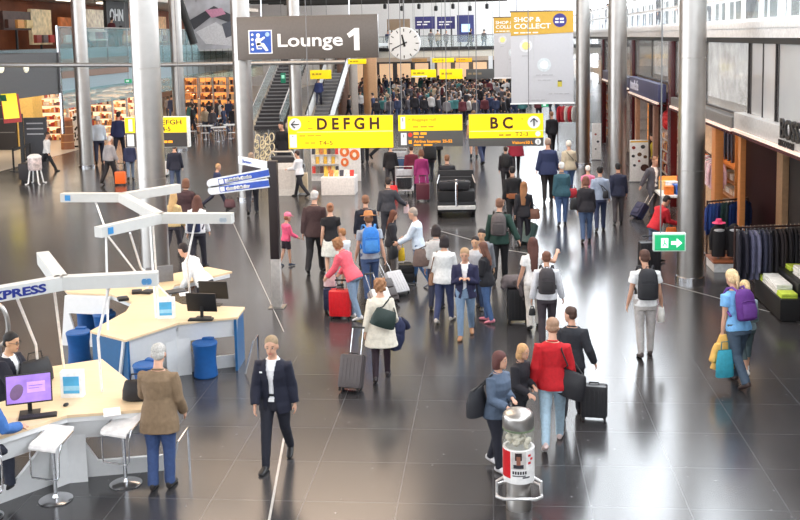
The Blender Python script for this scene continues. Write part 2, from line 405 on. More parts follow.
# ------------------------------------------------------------------ hanging signs
class Board:
    def __init__(s, name, label, cat, x0, y0, x1, y1, Y, th=.12, m=None, group=None, part='panel', edge=None):
        p0 = at_Y(x0, (y0+y1)/2, Y); p1 = at_Y(x1, (y0+y1)/2, Y)
        pt = at_Y((x0+x1)/2, y0, Y); pb = at_Y((x0+x1)/2, y1, Y)
        s.Y = Y; s.o = Vector(((p0.x+p1.x)/2, Y, pb.z)); s.e = empty(name, s.o, 0, label, cat, group)
        s.w = p1.x-p0.x; s.h = pt.z-pb.z; s.x0, s.y0, s.x1, s.y1 = x0, y0, x1, y1
        B().box(-s.w/2, s.w/2, 0, th, 0, s.h, .012).done(part, m or SIGNGREY, s.e)
    def L(s, x, y):
        # picture position -> position on the board
        return (-s.w/2+(x-s.x0)/(s.x1-s.x0)*s.w, s.h*(s.y1-y)/(s.y1-s.y0))
    def rect(s, name, x0, y0, x1, y1, m, th=.012):
        a = s.L(x0, y1); b = s.L(x1, y0)
        return B().box(a[0], b[0], -th, .0, a[1], b[1]).done(name, m, s.e, False)
    def txt(s, st, x, ybase, pxh, m, sx=1., bold=.0, name='lettering', ext=.004, d=.014, wpx=None):
        a = s.L(x, ybase); size = pxh/(s.y1-s.y0)*s.h/.72
        o = text(name, st, size, m, s.e, (a[0], -d, a[1]), ext=ext, bold=bold*size, sx=sx)
        if wpx:
            xs = [v.co.x for v in o.data.vertices]; o.scale.x = wpx/(s.x1-s.x0)*s.w/(max(xs)-min(xs)); o.location.x -= min(xs)*o.scale.x
        return o
    def bars(s, x, ybase, pxh, w, m, n=3, d=.014):
        # rows of lettering too small to read, as broken strips
        b = B(); tot = 0
        for k in range(n):
            x0 = x+w*(k/n); x1 = x0+w/n*(.86 if k % 2 else .72); p = s.L(x0, ybase); q = s.L(x1, ybase-pxh)
            b.box(p[0], q[0], -d, 0, p[1], q[1])
        return b.done('lettering', m, s.e, False)
    def disc(s, name, x, y, r, m, th=.016, d=0.):
        a = s.L(x, y); R = r/(s.y1-s.y0)*s.h; b = B()
        b.loft([((a[0], -d, a[1]), (R, 0, 0), (0, 0, R)), ((a[0], -d-th, a[1]), (R, 0, 0), (0, 0, R))], 28)
        return b.done(name, m, s.e)
    def line(s, name, pts, r, m, d=.025):
        b = B(); P = [s.L(*p) for p in pts]; R = r/(s.y1-s.y0)*s.h
        b.tube([(p[0], -d, p[1]) for p in P], R, 6); return b.done(name, m, s.e)
    def cables(s, xs, top, m=None, r=.012):
        for x in xs:
            a = s.L(x, s.y0); B().tube([(a[0], .05, s.h), (a[0], .05, top-s.o.z)], r, 6).done('cable', m or GREYPLASTIC, s.e)
BROWNTXT = mat((62, 22, 12), .5); ORTXT = mat((250, 160, 30), .5, emit=.5)
# lounge sign
s = Board('lounge_sign', 'big grey hanging sign reading Lounge 1 with blue seat symbol', 'sign', 237, 15.5, 378, 59, 32.6, .2, mat((100, 93, 88), .32, .45, .05))
s.txt('Lounge', 278, 46.0, 13.2, PAPER, 1., .016, ext=.01, wpx=65); b = B(); b.slab([(s.L(*p)[0], -.012, s.L(*p)[1]) for p in [(355, 29), (359.6, 29), (359.6, 51.2), (354.2, 51.2), (354.2, 35.8), (349.6, 38.6), (347.4, 34.6)]], (0, -.012, 0)); b.done('numeral', PAPER, s.e, False)
s.rect('symbol_border', 248.6, 29, 272.4, 52.8, PAPER); s.rect('symbol_panel', 249.8, 30, 271.4, 51.8, mat((40, 84, 178), .4), .02)
b = B()
for (x, y, r) in ((258.5, 34.2, 2.0),):
    a = s.L(x, y); R = r/43.5*s.h; b.loft([((a[0], -.02, a[1]), (R, 0, 0), (0, 0, R)), ((a[0], -.032, a[1]), (R, 0, 0), (0, 0, R))], 16)
for pts in ([(256.5, 36.5), (260, 36.5), (261.5, 43.5), (257, 44.5)], [(257, 42), (264, 42), (268.5, 49.5), (266, 50.3), (262, 45.4), (257, 45)],
            [(260, 38), (264.5, 35.5), (265.5, 37), (261, 40.5)], [(255.4, 38), (256.6, 38), (258, 47), (262, 47), (262, 48.2), (257, 48.2)]):
    b.slab([(s.L(*p)[0], -.02, s.L(*p)[1]) for p in pts], (0, -.012, 0))
b.done('seated_figure', PAPER, s.e, False)
for k in range(4): s.disc('small_symbol', 252.6, 33.5+k*4.9, 1.3, PAPER, .026)
s.disc('small_symbol', 267.8, 33.5, 2.2, mat((160, 190, 235), .5), .026)
s.cables((262, 350), 12.2, CHROME, .02)

# yellow wayfinding signs over the hall
YS = 27.
s = Board('wayfinding_sign', 'yellow hanging sign with a left arrow and letters DEFGH', 'sign', 288, 115.5, 393.5, 148.5, YS, .16, SIGNGREY)
s.rect('yellow_face', 288.4, 115.9, 393.1, 148.1, YELLOW)
s.rect('divider', 297, 131.2, 393, 131.9, mat((250, 245, 190), .5), .016)
_d = s.disc('arrow_disc', 295.5, 123.6, 6.0, PAPER); s.line('arrow_shaft', [(299.5, 123.8), (291.6, 123.8)], .55, BLACK).parent = _d; s.line('arrow_head', [(295.3, 120.2), (291.6, 123.8), (295.3, 127.4)], .55, BLACK).parent = _d
s.txt('D E F G H', 317.5, 129, 11.4, BROWNTXT, 1., .03, wpx=62)
s.rect('white_tab', 289.6, 134, 296.6, 147, PAPER, .018)
s.txt('4', 292, 136.8, 2.2, mat((150, 130, 60), .5), d=.02)
s.bars(299.5, 136, 1.4, 24, mat((214, 184, 20), .5)); s.bars(305, 143.3, 1.4, 11, mat((214, 184, 20), .5), 2)
s.txt('T4-5', 318.5, 144.6, 4.2, mat((110, 80, 20), .5), 1.3); s.txt('*', 308.6, 123, 3, BROWNTXT); s.bars(308, 128.6, 1.3, 7, mat((205, 175, 20), .5), 1)
s.cables((309, 391), 12.2)
s = Board('wayfinding_sign', 'yellow and grey hanging sign between the two lettered yellow signs', 'sign', 398, 114.5, 463, 146.5, YS, .16, SIGNGREY)
s.rect('yellow_face', 398.4, 114.9, 462.4, 130.6, YELLOW)
s.rect('white_tab', 400.8, 116.4, 405.4, 128.6, PAPER, .018); s.rect('white_tab', 400.8, 132.6, 406.6, 144.8, PAPER, .018)
s.line('arrow', [(403.1, 121), (403.1, 117.5)], .3, BLACK); s.line('arrow', [(403.7, 137), (403.7, 134)], .3, BLACK)
s.txt('> Baggage hall', 408.2, 120.6, 2.6, mat((165, 130, 20), .5), wpx=28); s.bars(413, 127.4, 1.6, 23, mat((205, 175, 20), .5))
s.disc('red_symbol', 410.2, 134.6, 2.2, mat((225, 60, 40), .5)); s.bars(413.6, 134.6, 2.4, 14, ORTXT, 2); s.bars(413.6, 137.6, 1.4, 11, ORTXT, 2)
s.txt('Airline lounges', 413.6, 142.6, 3.0, ORTXT, 1., .02, wpx=27); s.txt('25-52', 442.6, 142.6, 3.0, ORTXT, 1., .02, wpx=9.5); s.bars(413.6, 145.6, 1.4, 20, ORTXT, 2); s.rect('orange_symbol', 408.6, 140, 411.6, 143.4, ORTXT, .018)
s.cables((402, 447), 12.2)
s = Board('wayfinding_sign', 'yellow and grey hanging sign with letters BC and an up arrow', 'sign', 468.5, 113.6, 543.5, 146.2, YS, .16, SIGNGREY)
s.rect('yellow_face', 468.9, 114, 543.1, 137.8, YELLOW); s.rect('divider', 469, 130.6, 543, 131.2, mat((250, 245, 190), .5), .016)
_d = s.disc('arrow_disc', 534, 122.4, 6.2, PAPER); s.line('arrow_shaft', [(534, 126.4), (534, 118.6)], .55, BLACK).parent = _d; s.line('arrow_head', [(530.4, 122.2), (534, 118.6), (537.6, 122.2)], .55, BLACK).parent = _d
s.txt('B C', 490.5, 128, 11.2, BROWNTXT, 1., .03, wpx=22.5); s.bars(499, 135.8, 1.8, 13, mat((190, 160, 25), .5), 2); s.txt('T2-3', 515, 136.2, 4.2, mat((110, 80, 20), .5), 1.2)
s.disc('small_disc', 538, 134, 2.6, PAPER); s.disc('small_disc', 538, 142, 3.0, PAPER); s.line('arrow', [(538, 143.6), (538, 140.4)], .3, BLACK)
s.txt('Visitors', 512, 144, 3.0, ORTXT, 1., .015); s.txt('50 L', 525.5, 144, 3.0, ORTXT, 1., .015); s.txt('*', 521.5, 121, 3, BROWNTXT)
s.cables((477, 529), 12.2)
# departures sign on the left behind the thick column
s = Board('wayfinding_sign', 'yellow and dark hanging sign behind the thick left column', 'sign', 125, 117, 188.5, 147.5, 26.5, .2, mat((225, 225, 222), .4))
s.rect('yellow_face', 125.4, 117.4, 186.8, 132.6, YELLOW); s.rect('dark_face', 125.4, 132.8, 186.8, 147, mat((60, 54, 52), .4))
s.rect('white_tab', 129, 119, 133, 131, PAPER, .018); s.rect('white_tab', 127, 134, 134, 146, PAPER, .018)
s.txt('DEFGH', 155.5, 124.6, 5, BROWNTXT, 1.25, .012); s.txt('T4-5', 158, 131.2, 4.6, BROWNTXT, 1.1, .01); s.bars(156, 143, 2.4, 18, ORTXT, 3)
s.cables((136, 180), 12.2)
# far yellow signs and screens under the bridge
for (x0, y0, x1, y1, Y, m, lb, st) in [(411, 69.5, 436, 77.5, 72, YELLOW, 'small far yellow sign under the clock', 'Arrivals'),
        (439.5, 69, 462.5, 79, 72.2, YELLOW, 'small far yellow sign right of the one under the clock', 'Gates'), (466, 69, 496, 79, 72.4, SIGNGREY, 'small far grey sign left of the hanging white banners', 'Exit'),
        (432, 58, 454, 62.5, 82, YELLOW, 'thin yellow sign strip just below the far bridge', 'B C D'), (456, 58, 472, 62, 82.2, mat((245, 180, 20), .5, emit=.4), 'thin orange sign strip just below the far bridge', 'E F'),
        (310, 70, 331, 79, 60, YELLOW, 'small yellow sign beside the escalators', 'D E'), (348, 59, 366, 64, 55, YELLOW, 'yellow sign peeking out below the lounge sign', 'F G'), (412, 58.5, 427, 62, 82.5, mat((200, 150, 90), .5), 'small brown sign strip below the far bridge', 'H')]:
    s = Board('direction_sign', lb, 'sign', x0, y0, x1, y1, Y, .15, m); s.bars(x0+2, y1-(y1-y0)*.45, (y1-y0)*.2, (x1-x0)*.5, mat((200, 175, 30) if m is YELLOW else (150, 130, 100), .5)); s.cables((x0+3, x1-3), 9.5)
    if m is YELLOW and Y == 72: s.rect('white_strip', x0+.5, y1-1.8, x1-9, y1-.4, PAPER, .02)

# white banners
def banner(x0, y0, x1, y1, Y, lb):
    s = Board('hanging_banner', lb, 'banner', x0, y0, x1, y1, Y, .02, mat((194, 194, 198), .6, var=.02), part='cloth')
    hh = y1-y0; ww = x1-x0
    a, b_, c, d = s.L(x0, y0), s.L(x1, y0), s.L(x1, y0+hh*.235), s.L(x0, y0+hh*.26)
    B().slab([(p[0], -.006, p[1]) for p in (a, b_, c, d)], (0, -.006, 0)).done('yellow_header', mat((206, 164, 62), .6, var=.03), s.e, False)
    s.txt("SHOP &", x0+ww*.05, y0+hh*.11, hh*.05, PAPER, 1.2, .02, d=.016); s.txt("COLLECT", x0+ww*.05, y0+hh*.185, hh*.055, PAPER, 1.2, .02, d=.016)
    s.bars(x0+ww*.05, y0+hh*.235, hh*.012, ww*.4, PAPER, 4)
    s.disc('ring', x0+ww*.24, y0+hh*.37, hh*.07, mat((215, 215, 218), .6), .010); s.disc('yellow_dot', x0+ww*.24, y0+hh*.37, hh*.042, mat((240, 225, 140), .6), .016)
    s.disc('ring', x0+ww*.53, y0+hh*.58, hh*.075, mat((205, 212, 215), .6), .010); s.disc('grey_dot', x0+ww*.53, y0+hh*.58, hh*.045, mat((232, 236, 238), .6), .016)
    LG = mat((175, 175, 178), .5); s.bars(x0+ww*.18, y0+hh*.485, hh*.012, ww*.14, LG, 1); s.bars(x0+ww*.40, y0+hh*.695, hh*.013, ww*.3, LG, 3); s.bars(x0+ww*.43, y0+hh*.75, hh*.010, ww*.22, LG, 3)
    s.rect('small_symbol', x0+ww*.745, y0+hh*.755, x0+ww*.815, y0+hh*.82, mat((190, 175, 60), .5), .012); s.rect('small_symbol', x0+ww*.75, y0+hh*.75, x0+ww*.81, y0+hh*.765, BLACK, .016)
    s.bars(x0+ww*.60, y0+hh*.90, hh*.010, ww*.34, LG, 4); s.bars(x0+ww*.25, y0+hh*.965, hh*.009, ww*.3, LG, 4)
    s.line('fold', [(x0+ww*.36, y0), (x0+ww*.37, y1)], .12, mat((190, 190, 190), .6), .004)
    B().tube([(-s.w/2-.03, 0, s.h), (s.w/2+.03, 0, s.h)], .025).done('top_rod', CHROME, s.e); B().tube([(-s.w/2-.03, 0, 0), (s.w/2+.03, 0, 0)], .02).done('bottom_rod', PAPER, s.e)
    s.cables((x0+6, x1-6), 12.2)
    return s
s = banner(511, 11, 573.5, 103.5, 29.5, 'large white hanging banner with yellow header and round blue badge')
s.disc('blue_badge', 560, 20.5, 6.8, mat((58, 52, 132), .5), .016); s.bars(555.5, 20, 1.8, 9, PAPER, 2, .02); s.bars(555.2, 23.2, 1.8, 9.6, PAPER, 2, .02)
banner(494, 17, 530, 78, 40.5, 'smaller white hanging banner half hidden behind the large one')

# clock
q = at_Y(404, 43.5, 44.); ck = empty('station_clock', q, 0, 'large round white station clock with black hands hanging under the bridge', 'clock')
R = 16.3*.044
B().loft([((0, .22, 0), (R, 0, 0), (0, 0, R)), ((0, -.0, 0), (R, 0, 0), (0, 0, R)), ((0, -.03, 0), (R*.97, 0, 0), (0, 0, R*.97))], 48).done('case', mat((225, 225, 225), .35), ck)
B().loft([((0, -.03, 0), (R*.95, 0, 0), (0, 0, R*.95)), ((0, -.035, 0), (R*.95, 0, 0), (0, 0, R*.95))], 48).done('dial', mat((226, 226, 224), .4, var=.01), ck)
for k in range(12):
    a = k*PI/6; B().slab([(math.sin(a)*R*r+math.cos(a)*wd, -.037, math.cos(a)*R*r-math.sin(a)*wd) for r, wd in ((.72, -.02), (.9, -.02), (.9, .02), (.72, .02))], (0, -.006, 0)).done('hour_mark', BLACK, ck, False)
for nm, a, l, wd in (('hour_hand', math.radians(-13), .55, .05), ('minute_hand', math.radians(245), .82, .03)):
    B().slab([(math.sin(a)*R*r+math.cos(a)*x, -.05, math.cos(a)*R*r-math.sin(a)*x) for r, x in ((-.2, -wd), (l, -wd*.7), (l, wd*.7), (-.2, wd))], (0, -.008, 0)).done(nm, BLACK, ck, False)
B().tube([(0, .1, R), (0, .1, 12.2-q.z)], .03).done('suspension_rod', GREYPLASTIC, ck)

# green exit sign hanging on the right
s = Board('exit_sign', 'small lit green emergency exit sign hanging beside the right column', 'sign', 653.5, 233.5, 686, 251.5, 14.3, .11, mat((205, 225, 215), .4))
GREEN = mat((30, 165, 105), .4, emit=.45, var=.03); GLOW = mat((225, 255, 238), .4, emit=.8, var=.02)
s.rect('green_face', 654.8, 235, 684.6, 250.2, GREEN)
b = B()
for pts in ([(661, 238), (668, 238), (668, 247.5), (661, 247.5)],): b.slab([(s.L(*p)[0], -.014, s.L(*p)[1]) for p in pts], (0, -.006, 0))
b.done('door_symbol', GLOW, s.e, False)
b = B(); b.slab([(s.L(*p)[0], -.014, s.L(*p)[1]) for p in [(671, 241), (676.5, 241), (676.5, 238), (682, 242.7), (676.5, 247.4), (676.5, 244.5), (671, 244.5)]], (0, -.006, 0)); b.done('arrow', GLOW, s.e, False)
s.line('running_figure', [(662.5, 246), (664.5, 242.5), (664, 239.5)], .5, GREEN, .022); s.line('running_figure', [(664.5, 242.5), (667, 245.5)], .5, GREEN, .022)
s.cables((661,), 12.2, mat((120, 120, 120), .4), .010)
# finger post
base = at_z(277.5, 307); zp = 2.98
fp = empty('finger_post', base, 0, 'dark square signpost on a pale foot carrying blue and white finger boards', 'signpost')
B().box(-.09, .09, -.09, .09, 1.0, zp, .008).done('post', mat((34, 24, 26), .4), fp)
B().box(-.088, .088, -.088, .088, 0.02, 1.0, .006).done('foot', mat((196, 190, 184), .35, .3), fp)
B().box(-.16, .16, -.16, .16, 0, .02, .004).done('foot_plate', STEEL, fp)
def finger(xa, ya, xb, yb, hpx, ang, lb, txt, blue=.75):
    pa = at_Y(xa, ya, base.y-.1); pb = at_Y(xb, yb, base.y-.1); Lw = (pb-pa).length; H = hpx*base.y/1000
    e = B(); n = 10; pts = [(0, -H/2), (Lw, -H/2), (Lw, H/2), (0, H/2)]+[(-H*.5*math.sin(PI*k/n), H/2*math.cos(PI*k/n)) for k in range(1, n)]
    e.slab([(p[0], 0, p[1]) for p in pts], (0, .05, 0)); o = e.done('finger_board', mat((236, 240, 248), .4), fp, False)
    ax = math.atan2(pb.z-pa.z, pb.x-pa.x); o.matrix_local = Matrix.Translation(pa-base) @ Matrix.Rotation(-ax, 4, 'Y')
    pnl = B().box(H*.9, Lw, -.008, 0, -H*.34, H*.34).done('blue_panel', mat((58, 92, 190), .4), o, False)
    text('lettering', txt, H*.42, PAPER, o, (H*1.7, -.012, -H*.16), ext=.003, bold=.012)
    B().box(H*.98, H*1.5, -.012, 0, -H*.26, H*.26).done('symbol', PAPER, o, False)
    if lb: o['label'] = lb
    return o
finger(211, 183.5, 269, 172.5, 9, 0, 'upper blue finger board', 'Multi-faith Centre')
finger(212, 195-4.5, 269, 183, 9, 0, 'lower blue finger board', 'Grand Cafe Bar')
pb = at_Y(236, 160, base.y-.1)
e = B().box(0, 1.0, 0, .04, -.07, .07, .005); o = e.done('finger_board', mat((232, 236, 245), .4), fp); o['label'] = 'white finger board pointing the other way'
pa = at_Y(238, 160, base.y+.9); pe = at_Y(268, 166, base.y+.05); dv = pe-pa
o.matrix_local = Matrix.Translation(pa-base) @ dv.to_track_quat('X', 'Z').to_matrix().to_4x4() @ Matrix.Diagonal((dv.length, 1, 1.15, 1))
text('lettering', 'Showers', .09, mat((60, 90, 180), .5), o, (.15, -.005, -.03), ext=.003)
# standing white pole with small tab behind the finger post
q = at_z(182+56, 205); 
# yellow advertising screen on a stand, left edge
q = at_z(22, 172); Yq = q.y; ys = empty('info_screen', q, 0, 'tilted yellow and red information screen on a black pole at the left', 'screen')
pc = [at_Y(x, y, Yq)-q for x, y in ((0, 95), (17, 94), (21, 122), (4, 123.5))]
B().slab(pc, (0, .12, 0)).done('screen_case', mat((190, 60, 60), .5), ys, False)
cc = sum(pc, Vector())/4; B().slab([cc+(p-cc)*.9+Vector((0, -.01, .1 if i < 2 else .12)) for i, p in enumerate(pc)], (0, -.01, 0)).done('screen_face', mat((240, 225, 60), .4, emit=.5, var=.05), ys, False)
B().slab([pc[0]+Vector((0, -.02, 0)), pc[0]+Vector((.26, -.02, 0)), pc[0]+Vector((.3, -.02, -.26)), pc[0]+Vector((.02, -.02, -.26))], (0, -.01, 0)).done('green_corner', mat((30, 110, 80), .5), ys, False)
B().box(-.07, .07, .12, .26, 0, pc[0].z*.75).done('pole', BLACK, ys); B().box(-.3, .3, -.1, .45, 0, .04, .01).done('foot', BLACK, ys)

# ------------------------------------------------------------------ service counters
BEECH = wood((240, 212, 172)); LAM = mat((228, 228, 228), .3, var=.02); BLUEP = mat((36, 96, 146), .35, var=.05)
def counter(label, poly, fronts, blues=(), z=.90):
    ZS = (HC-z)/(HC-1.0); sc = lambda p: (p[0]*ZS, p[1]*ZS)
    poly = [sc(p) for p in poly]; fronts = [(sc(a), sc(b), k) for a, b, k in fronts]; blues = [(sc(a), sc(b)) for a, b in blues]
    """poly: plan of the worktop; fronts: front edges (pairs of plan points) that carry an apron and a foot beam"""
    c = Vector((sum(p[0] for p in poly)/len(poly), sum(p[1] for p in poly)/len(poly), 0))
    P = [(p[0]-c.x, p[1]-c.y) for p in poly]
    e = empty('service_counter', c, 0, label, 'counter')
    B().prism(P, z-.035, z).done('worktop', BEECH, e, False)
    inner = [(p[0]*.965, p[1]*.965) for p in P]
    B().prism(inner, z-.10, z-.036).done('under_frame', LAM, e, False)
    for (a, b, kind) in fronts:
        a = Vector((a[0]-c.x, a[1]-c.y, 0)); b = Vector((b[0]-c.x, b[1]-c.y, 0)); d = (b-a); n = Vector((-d.y, d.x, 0)).normalized()
        if n.dot((a+b)/2) > 0: n = -n          # inward
        a0 = a+n*.03; b0 = b+n*.03; si = n*.16
        def P3(t, zz, dep): return a0.lerp(b0, t)+n*dep+Vector((0, 0, zz))
        thick = n*.05
        t = B()
        def q(pts):  # panel that leans inwards towards the floor
            t.slab([P3(u, zz, (z-zz)*.22) for u, zz in pts], thick)
        q([(0, .56), (1, .56), (1, z-.04), (0, z-.04)])
        t.done('apron', LAM, e, False)
        t = B()
        if kind == 'closed':
            q([(0, .12), (1, .12), (1, .56), (0, .56)])
        elif kind == 'hollowR':   # solid at a, open towards b
            q([(0, 0), (.28, .22), (.12, .56), (0, .56)]); q([(0, 0), (1, 0), (1, .22), (.28, .22)])
        elif kind == 'hollowL':
            q([(1, 0), (1, .56), (.86, .56), (.70, .22)]); q([(0, 0), (1, 0), (.70, .22), (0, .22)])
        t.done('foot_beam', LAM, e, False)
        if kind == 'closed': B().slab([P3(0, 0, .3), P3(1, 0, .3), P3(1, .12, .28), P3(0, .12, .28)], thick).done('plinth', BLACK, e, False)
    for i, (a, b, kind) in enumerate(fronts):
        for (a2, b2, k2_) in fronts:
            if b2 == a:      # corner between two open fronts: a solid foot
                cn = Vector((a[0]-c.x, a[1]-c.y, 0)); e1_ = (Vector((b[0]-c.x, b[1]-c.y, 0))-cn).normalized(); e2_ = (Vector((a2[0]-c.x, a2[1]-c.y, 0))-cn).normalized()
                nv = Vector((-(e1_-e2_).y, (e1_-e2_).x, 0)).normalized()
                if nv.dot(cn) > 0: nv = -nv
                B().slab([cn+nv*.10+e1_*.22, cn+nv*.10, cn+nv*.10+e2_*.22, cn+nv*.34], (0, 0, z-.05)).done('corner_foot', LAM, e, False)
    for (a, b) in blues:
        a = Vector((a[0]-c.x, a[1]-c.y, 0)); b = Vector((b[0]-c.x, b[1]-c.y, 0)); d = b-a; n = Vector((-d.y, d.x, 0)).normalized()
        if n.dot((a+b)/2) > 0: n = -n
        B().slab([a+n*.03+Vector((0, 0, .0)), b+n*.03, b+n*.03+Vector((0, 0, z-.04)), a+n*.03+Vector((0, 0, z-.04))], n*.04).done('end_panel', BLUEP, e, False)
    return e, c
d1 = [(-5.01, 11.01), (-4.22, 11.20), (-3.98, 11.27), (-4.08, 12.05), (-4.70, 12.22), (-5.40, 13.08), (-6.03, 12.72), (-5.78, 11.75), (-6.9, 10.2), (-6.2, 9.42)]
c1, o1 = counter('white service counter with beech top in front, where the man in the tan jacket stands', d1,
        [((-5.01, 11.01), (-3.98, 11.27), 'hollowR'), ((-6.2, 9.42), (-5.01, 11.01), 'hollowL')])
B().tube([Vector(p)-o1 for p in ((-3.98, 11.6, 0), (-3.88, 11.6, .45), (-3.84, 11.9, .5), (-3.84, 11.9, .0))], .015).done('end_bracket', CHROME, c1)
d2 = [(-5.39, 13.96), (-4.87, 14.85), (-4.01, 15.2), (-4.04, 15.79), (-5.15, 15.95), (-5.55, 16.4), (-5.70, 17.25), (-4.9, 18.3), (-5.5, 18.7), (-6.35, 17.75), (-7.3, 17.75), (-7.73, 17.1), (-7.47, 16.72), (-6.62, 16.6), (-6.05, 16.05), (-5.95, 15.5), (-6.11, 14.4)]
c2, o2 = counter('white service counter with beech top behind, where the blue stools stand', d2,
        [((-5.39, 13.96), (-4.87, 14.85), 'closed'), ((-4.87, 14.85), (-4.01, 15.2), 'hollowR'), ((-7.47, 16.72), (-6.62, 16.6), 'hollowR')],
        [((-5.39, 13.96), (-6.11, 14.4)), ((-4.01, 15.2), (-4.04, 15.79))])
B().tube([Vector(p)-o2 for p in ((-3.98, 15.4, 0), (-3.82, 15.4, .55), (-3.82, 15.7, .55), (-3.82, 15.7, 0))], .015).done('end_bracket', CHROME, c2)

# star shaped lightboxes on slim rods above the counters
BEAMW = mat((206, 206, 203), .4, var=.02)
def lightbox(label, segs, rods, z0=2.385, z1=2.55, wd=.16):
    c = Vector((segs[0][0][0], segs[0][0][1], 0)); e = empty('overhead_sign', c, 0, label, 'sign')
    for a, b in segs:
        a = Vector((a[0], a[1], 0))-c; b = Vector((b[0], b[1], 0))-c; d = (b-a).normalized(); n = Vector((-d.y, d.x, 0))*wd/2
        B().prism([(a-n)[:2], (b-n)[:2], (b+n)[:2], (a+n)[:2]], z0, z1).done('arm', BEAMW, e, False)
    for pts in rods:
        B().tube([Vector(p)-c for p in pts], .018, 8).done('rod', mat((245, 245, 245), .4), e)
    return e, c
def on_arm(e, c, a, b, t0, z, st, size, m, wd=.16, bold=.01):
    """lettering on the side of an arm that runs left to right from a to b"""
    a = Vector((a[0], a[1], 0)); b = Vector((b[0], b[1], 0)); d = (b-a).normalized(); n = Vector((d.y, -d.x, 0))
    p = a.lerp(b, t0)+n*(wd/2+.004)-c; p.z = z
    return text('lettering', st, size, m, e, p, (PI/2, 0, math.atan2(d.y, d.x)), .004, bold)
BBL, BBR, BA, BB_, BFL, BFR = (-8.12, 18.2), (-6.19, 19.27), (-6.92, 18.14), (-5.45, 15.94), (-6.03, 14.73), (-4.21, 15.9)
def rod(xb, yb, zb, xt, yt, zt=2.39, knee=None):
    a = at_z(xb, yb, zb); b = at_z(xt, yt, zt); pts = [a]
    if knee: pts.append(at_z(*knee))
    pts.append(b); return pts
e2, k2 = lightbox('double forked white overhead sign on slim rods above the rear counter', [(BA, BBL), (BA, BBR), (BA, BB_), (BB_, BFL), (BB_, BFR)],
    [rod(108, 330, .90, 106, 233), rod(172, 300, .90, 130, 233, knee=(141, 268, 1.6)), rod(156, 318, .90, 150, 226), rod(158, 300, .90, 153, 225), rod(190, 296, .90, 195, 222, knee=(187, 262, 1.7)), rod(148, 288, .90, 95, 200, knee=(108, 236, 2.0))])
for a, b, t in ((BBL, BA, .08), (BFL, BB_, .09)):
    a = Vector((a[0], a[1], 0)); b = Vector((b[0], b[1], 0)); d = (b-a).normalized(); n = Vector((d.y, -d.x, 0))*.085
    p = a.lerp(b, t)-k2+n; B().slab([p+Vector((0, 0, 2.415)), p+d*.11+Vector((0, 0, 2.415)), p+d*.11+Vector((0, 0, 2.52)), p+Vector((0, 0, 2.52))], n*.06).done('blue_symbol', mat((60, 140, 200), .4), e2, False)
on_arm(e2, k2, BB_, BFR, .84, 2.435, '((o))', .06, mat((170, 180, 190), .4))
S1B, S1R, S1L, S1K = (-5.22, 11.54), (-4.09, 11.78), (-6.35, 10.42), (-6.10, 12.95)
e1, k1 = lightbox('three armed white overhead sign with blue EXPRESS lettering above the front counter', [(S1B, S1R), (S1B, S1L), (S1B, S1K)],
    [rod(64, 368, .90, 54, 288), rod(39, 378, .90, 17, 298, knee=(36, 345, 1.45)), rod(102, 392, .90, 109, 286, knee=(98, 338, 1.7)), rod(104, 392, .90, 106, 286)][:3])
_t = on_arm(e1, k1, S1L, S1B, .385, 2.415, 'EXPRESS', .135, mat((36, 50, 130), .4), bold=.005); _t.scale.x = 1.5
on_arm(e1, k1, S1B, S1R, .84, 2.435, '((o))', .06, mat((90, 150, 200), .4))
# chrome ring stand at the far left behind the front counter
q = at_z(-1, 365); q.y = 14.2; q.x = at_Y(-2, 325, 14.2).x; zz = at_Y(-2, 325, 14.2).z; e = empty('ring_stand', (q.x, q.y, 0), 0, 'large grey steel ring on a stand at the left picture edge', 'ring')
B().tube([(.16*math.cos(t*PI/16), 0, zz+.32*math.sin(t*PI/16)) for t in range(32)], .035, 8, closed=True).done('ring', STEEL, e); B().cyl(0, 0, 0, zz-.32, .03).done('pole', STEEL, e); B().cyl(0, 0, 0, .02, .2).done('foot', STEEL, e)

# bar stools: low back white seat, chrome foot loop, round base
def bar_stool(x, y, rz, label):
    e = empty('bar_stool', (x, y, 0), rz, label, 'stool')
    B().lathe([(.19, 0), (.195, .012), (.16, .03), (.05, .045), (.03, .08)], 32).done('base', CHROME, e)
    B().cyl(0, 0, .05, .72, .024).done('column', CHROME, e)
    b = B(); prof = [(-.20, .70), (-.18, .735), (-.12, .757), (0, .765), (.10, .785), (.15, .83), (.17, .855)]
    up_ = [(-.19+0, y_, z_) for y_, z_ in prof]
    for i in range(len(prof)-1):
        (y0, z0), (y1, z1) = prof[i], prof[i+1]
        b.slab([(-.185, y0, z0), (.185, y0, z0), (.185, y1, z1), (-.185, y1, z1)], (0, 0, -.022))
    b.done('seat', mat((240, 236, 234), .35), e, False)
    B().tube([(-.19, .14, .81), (-.195, -.10, .74), (-.195, -.16, .62), (-.19, -.17, .38), (-.17, -.185, .34), (.17, -.185, .34), (.19, -.17, .38), (.195, -.16, .62), (.195, -.10, .74), (.19, .14, .81)], .010).done('foot_loop', CHROME, e)
    return e
q = at_z(56, 500); bar_stool(q.x, q.y, math.radians(-12), 'white bar stool on the left of the two in front of the counter')
q = at_z(126, 484); bar_stool(q.x, q.y, math.radians(-16), 'white bar stool beside the man in the tan jacket')
q = at_z(-14, 518); bar_stool(q.x, q.y, math.radians(30), 'white bar stool under the person in blue at the left edge')
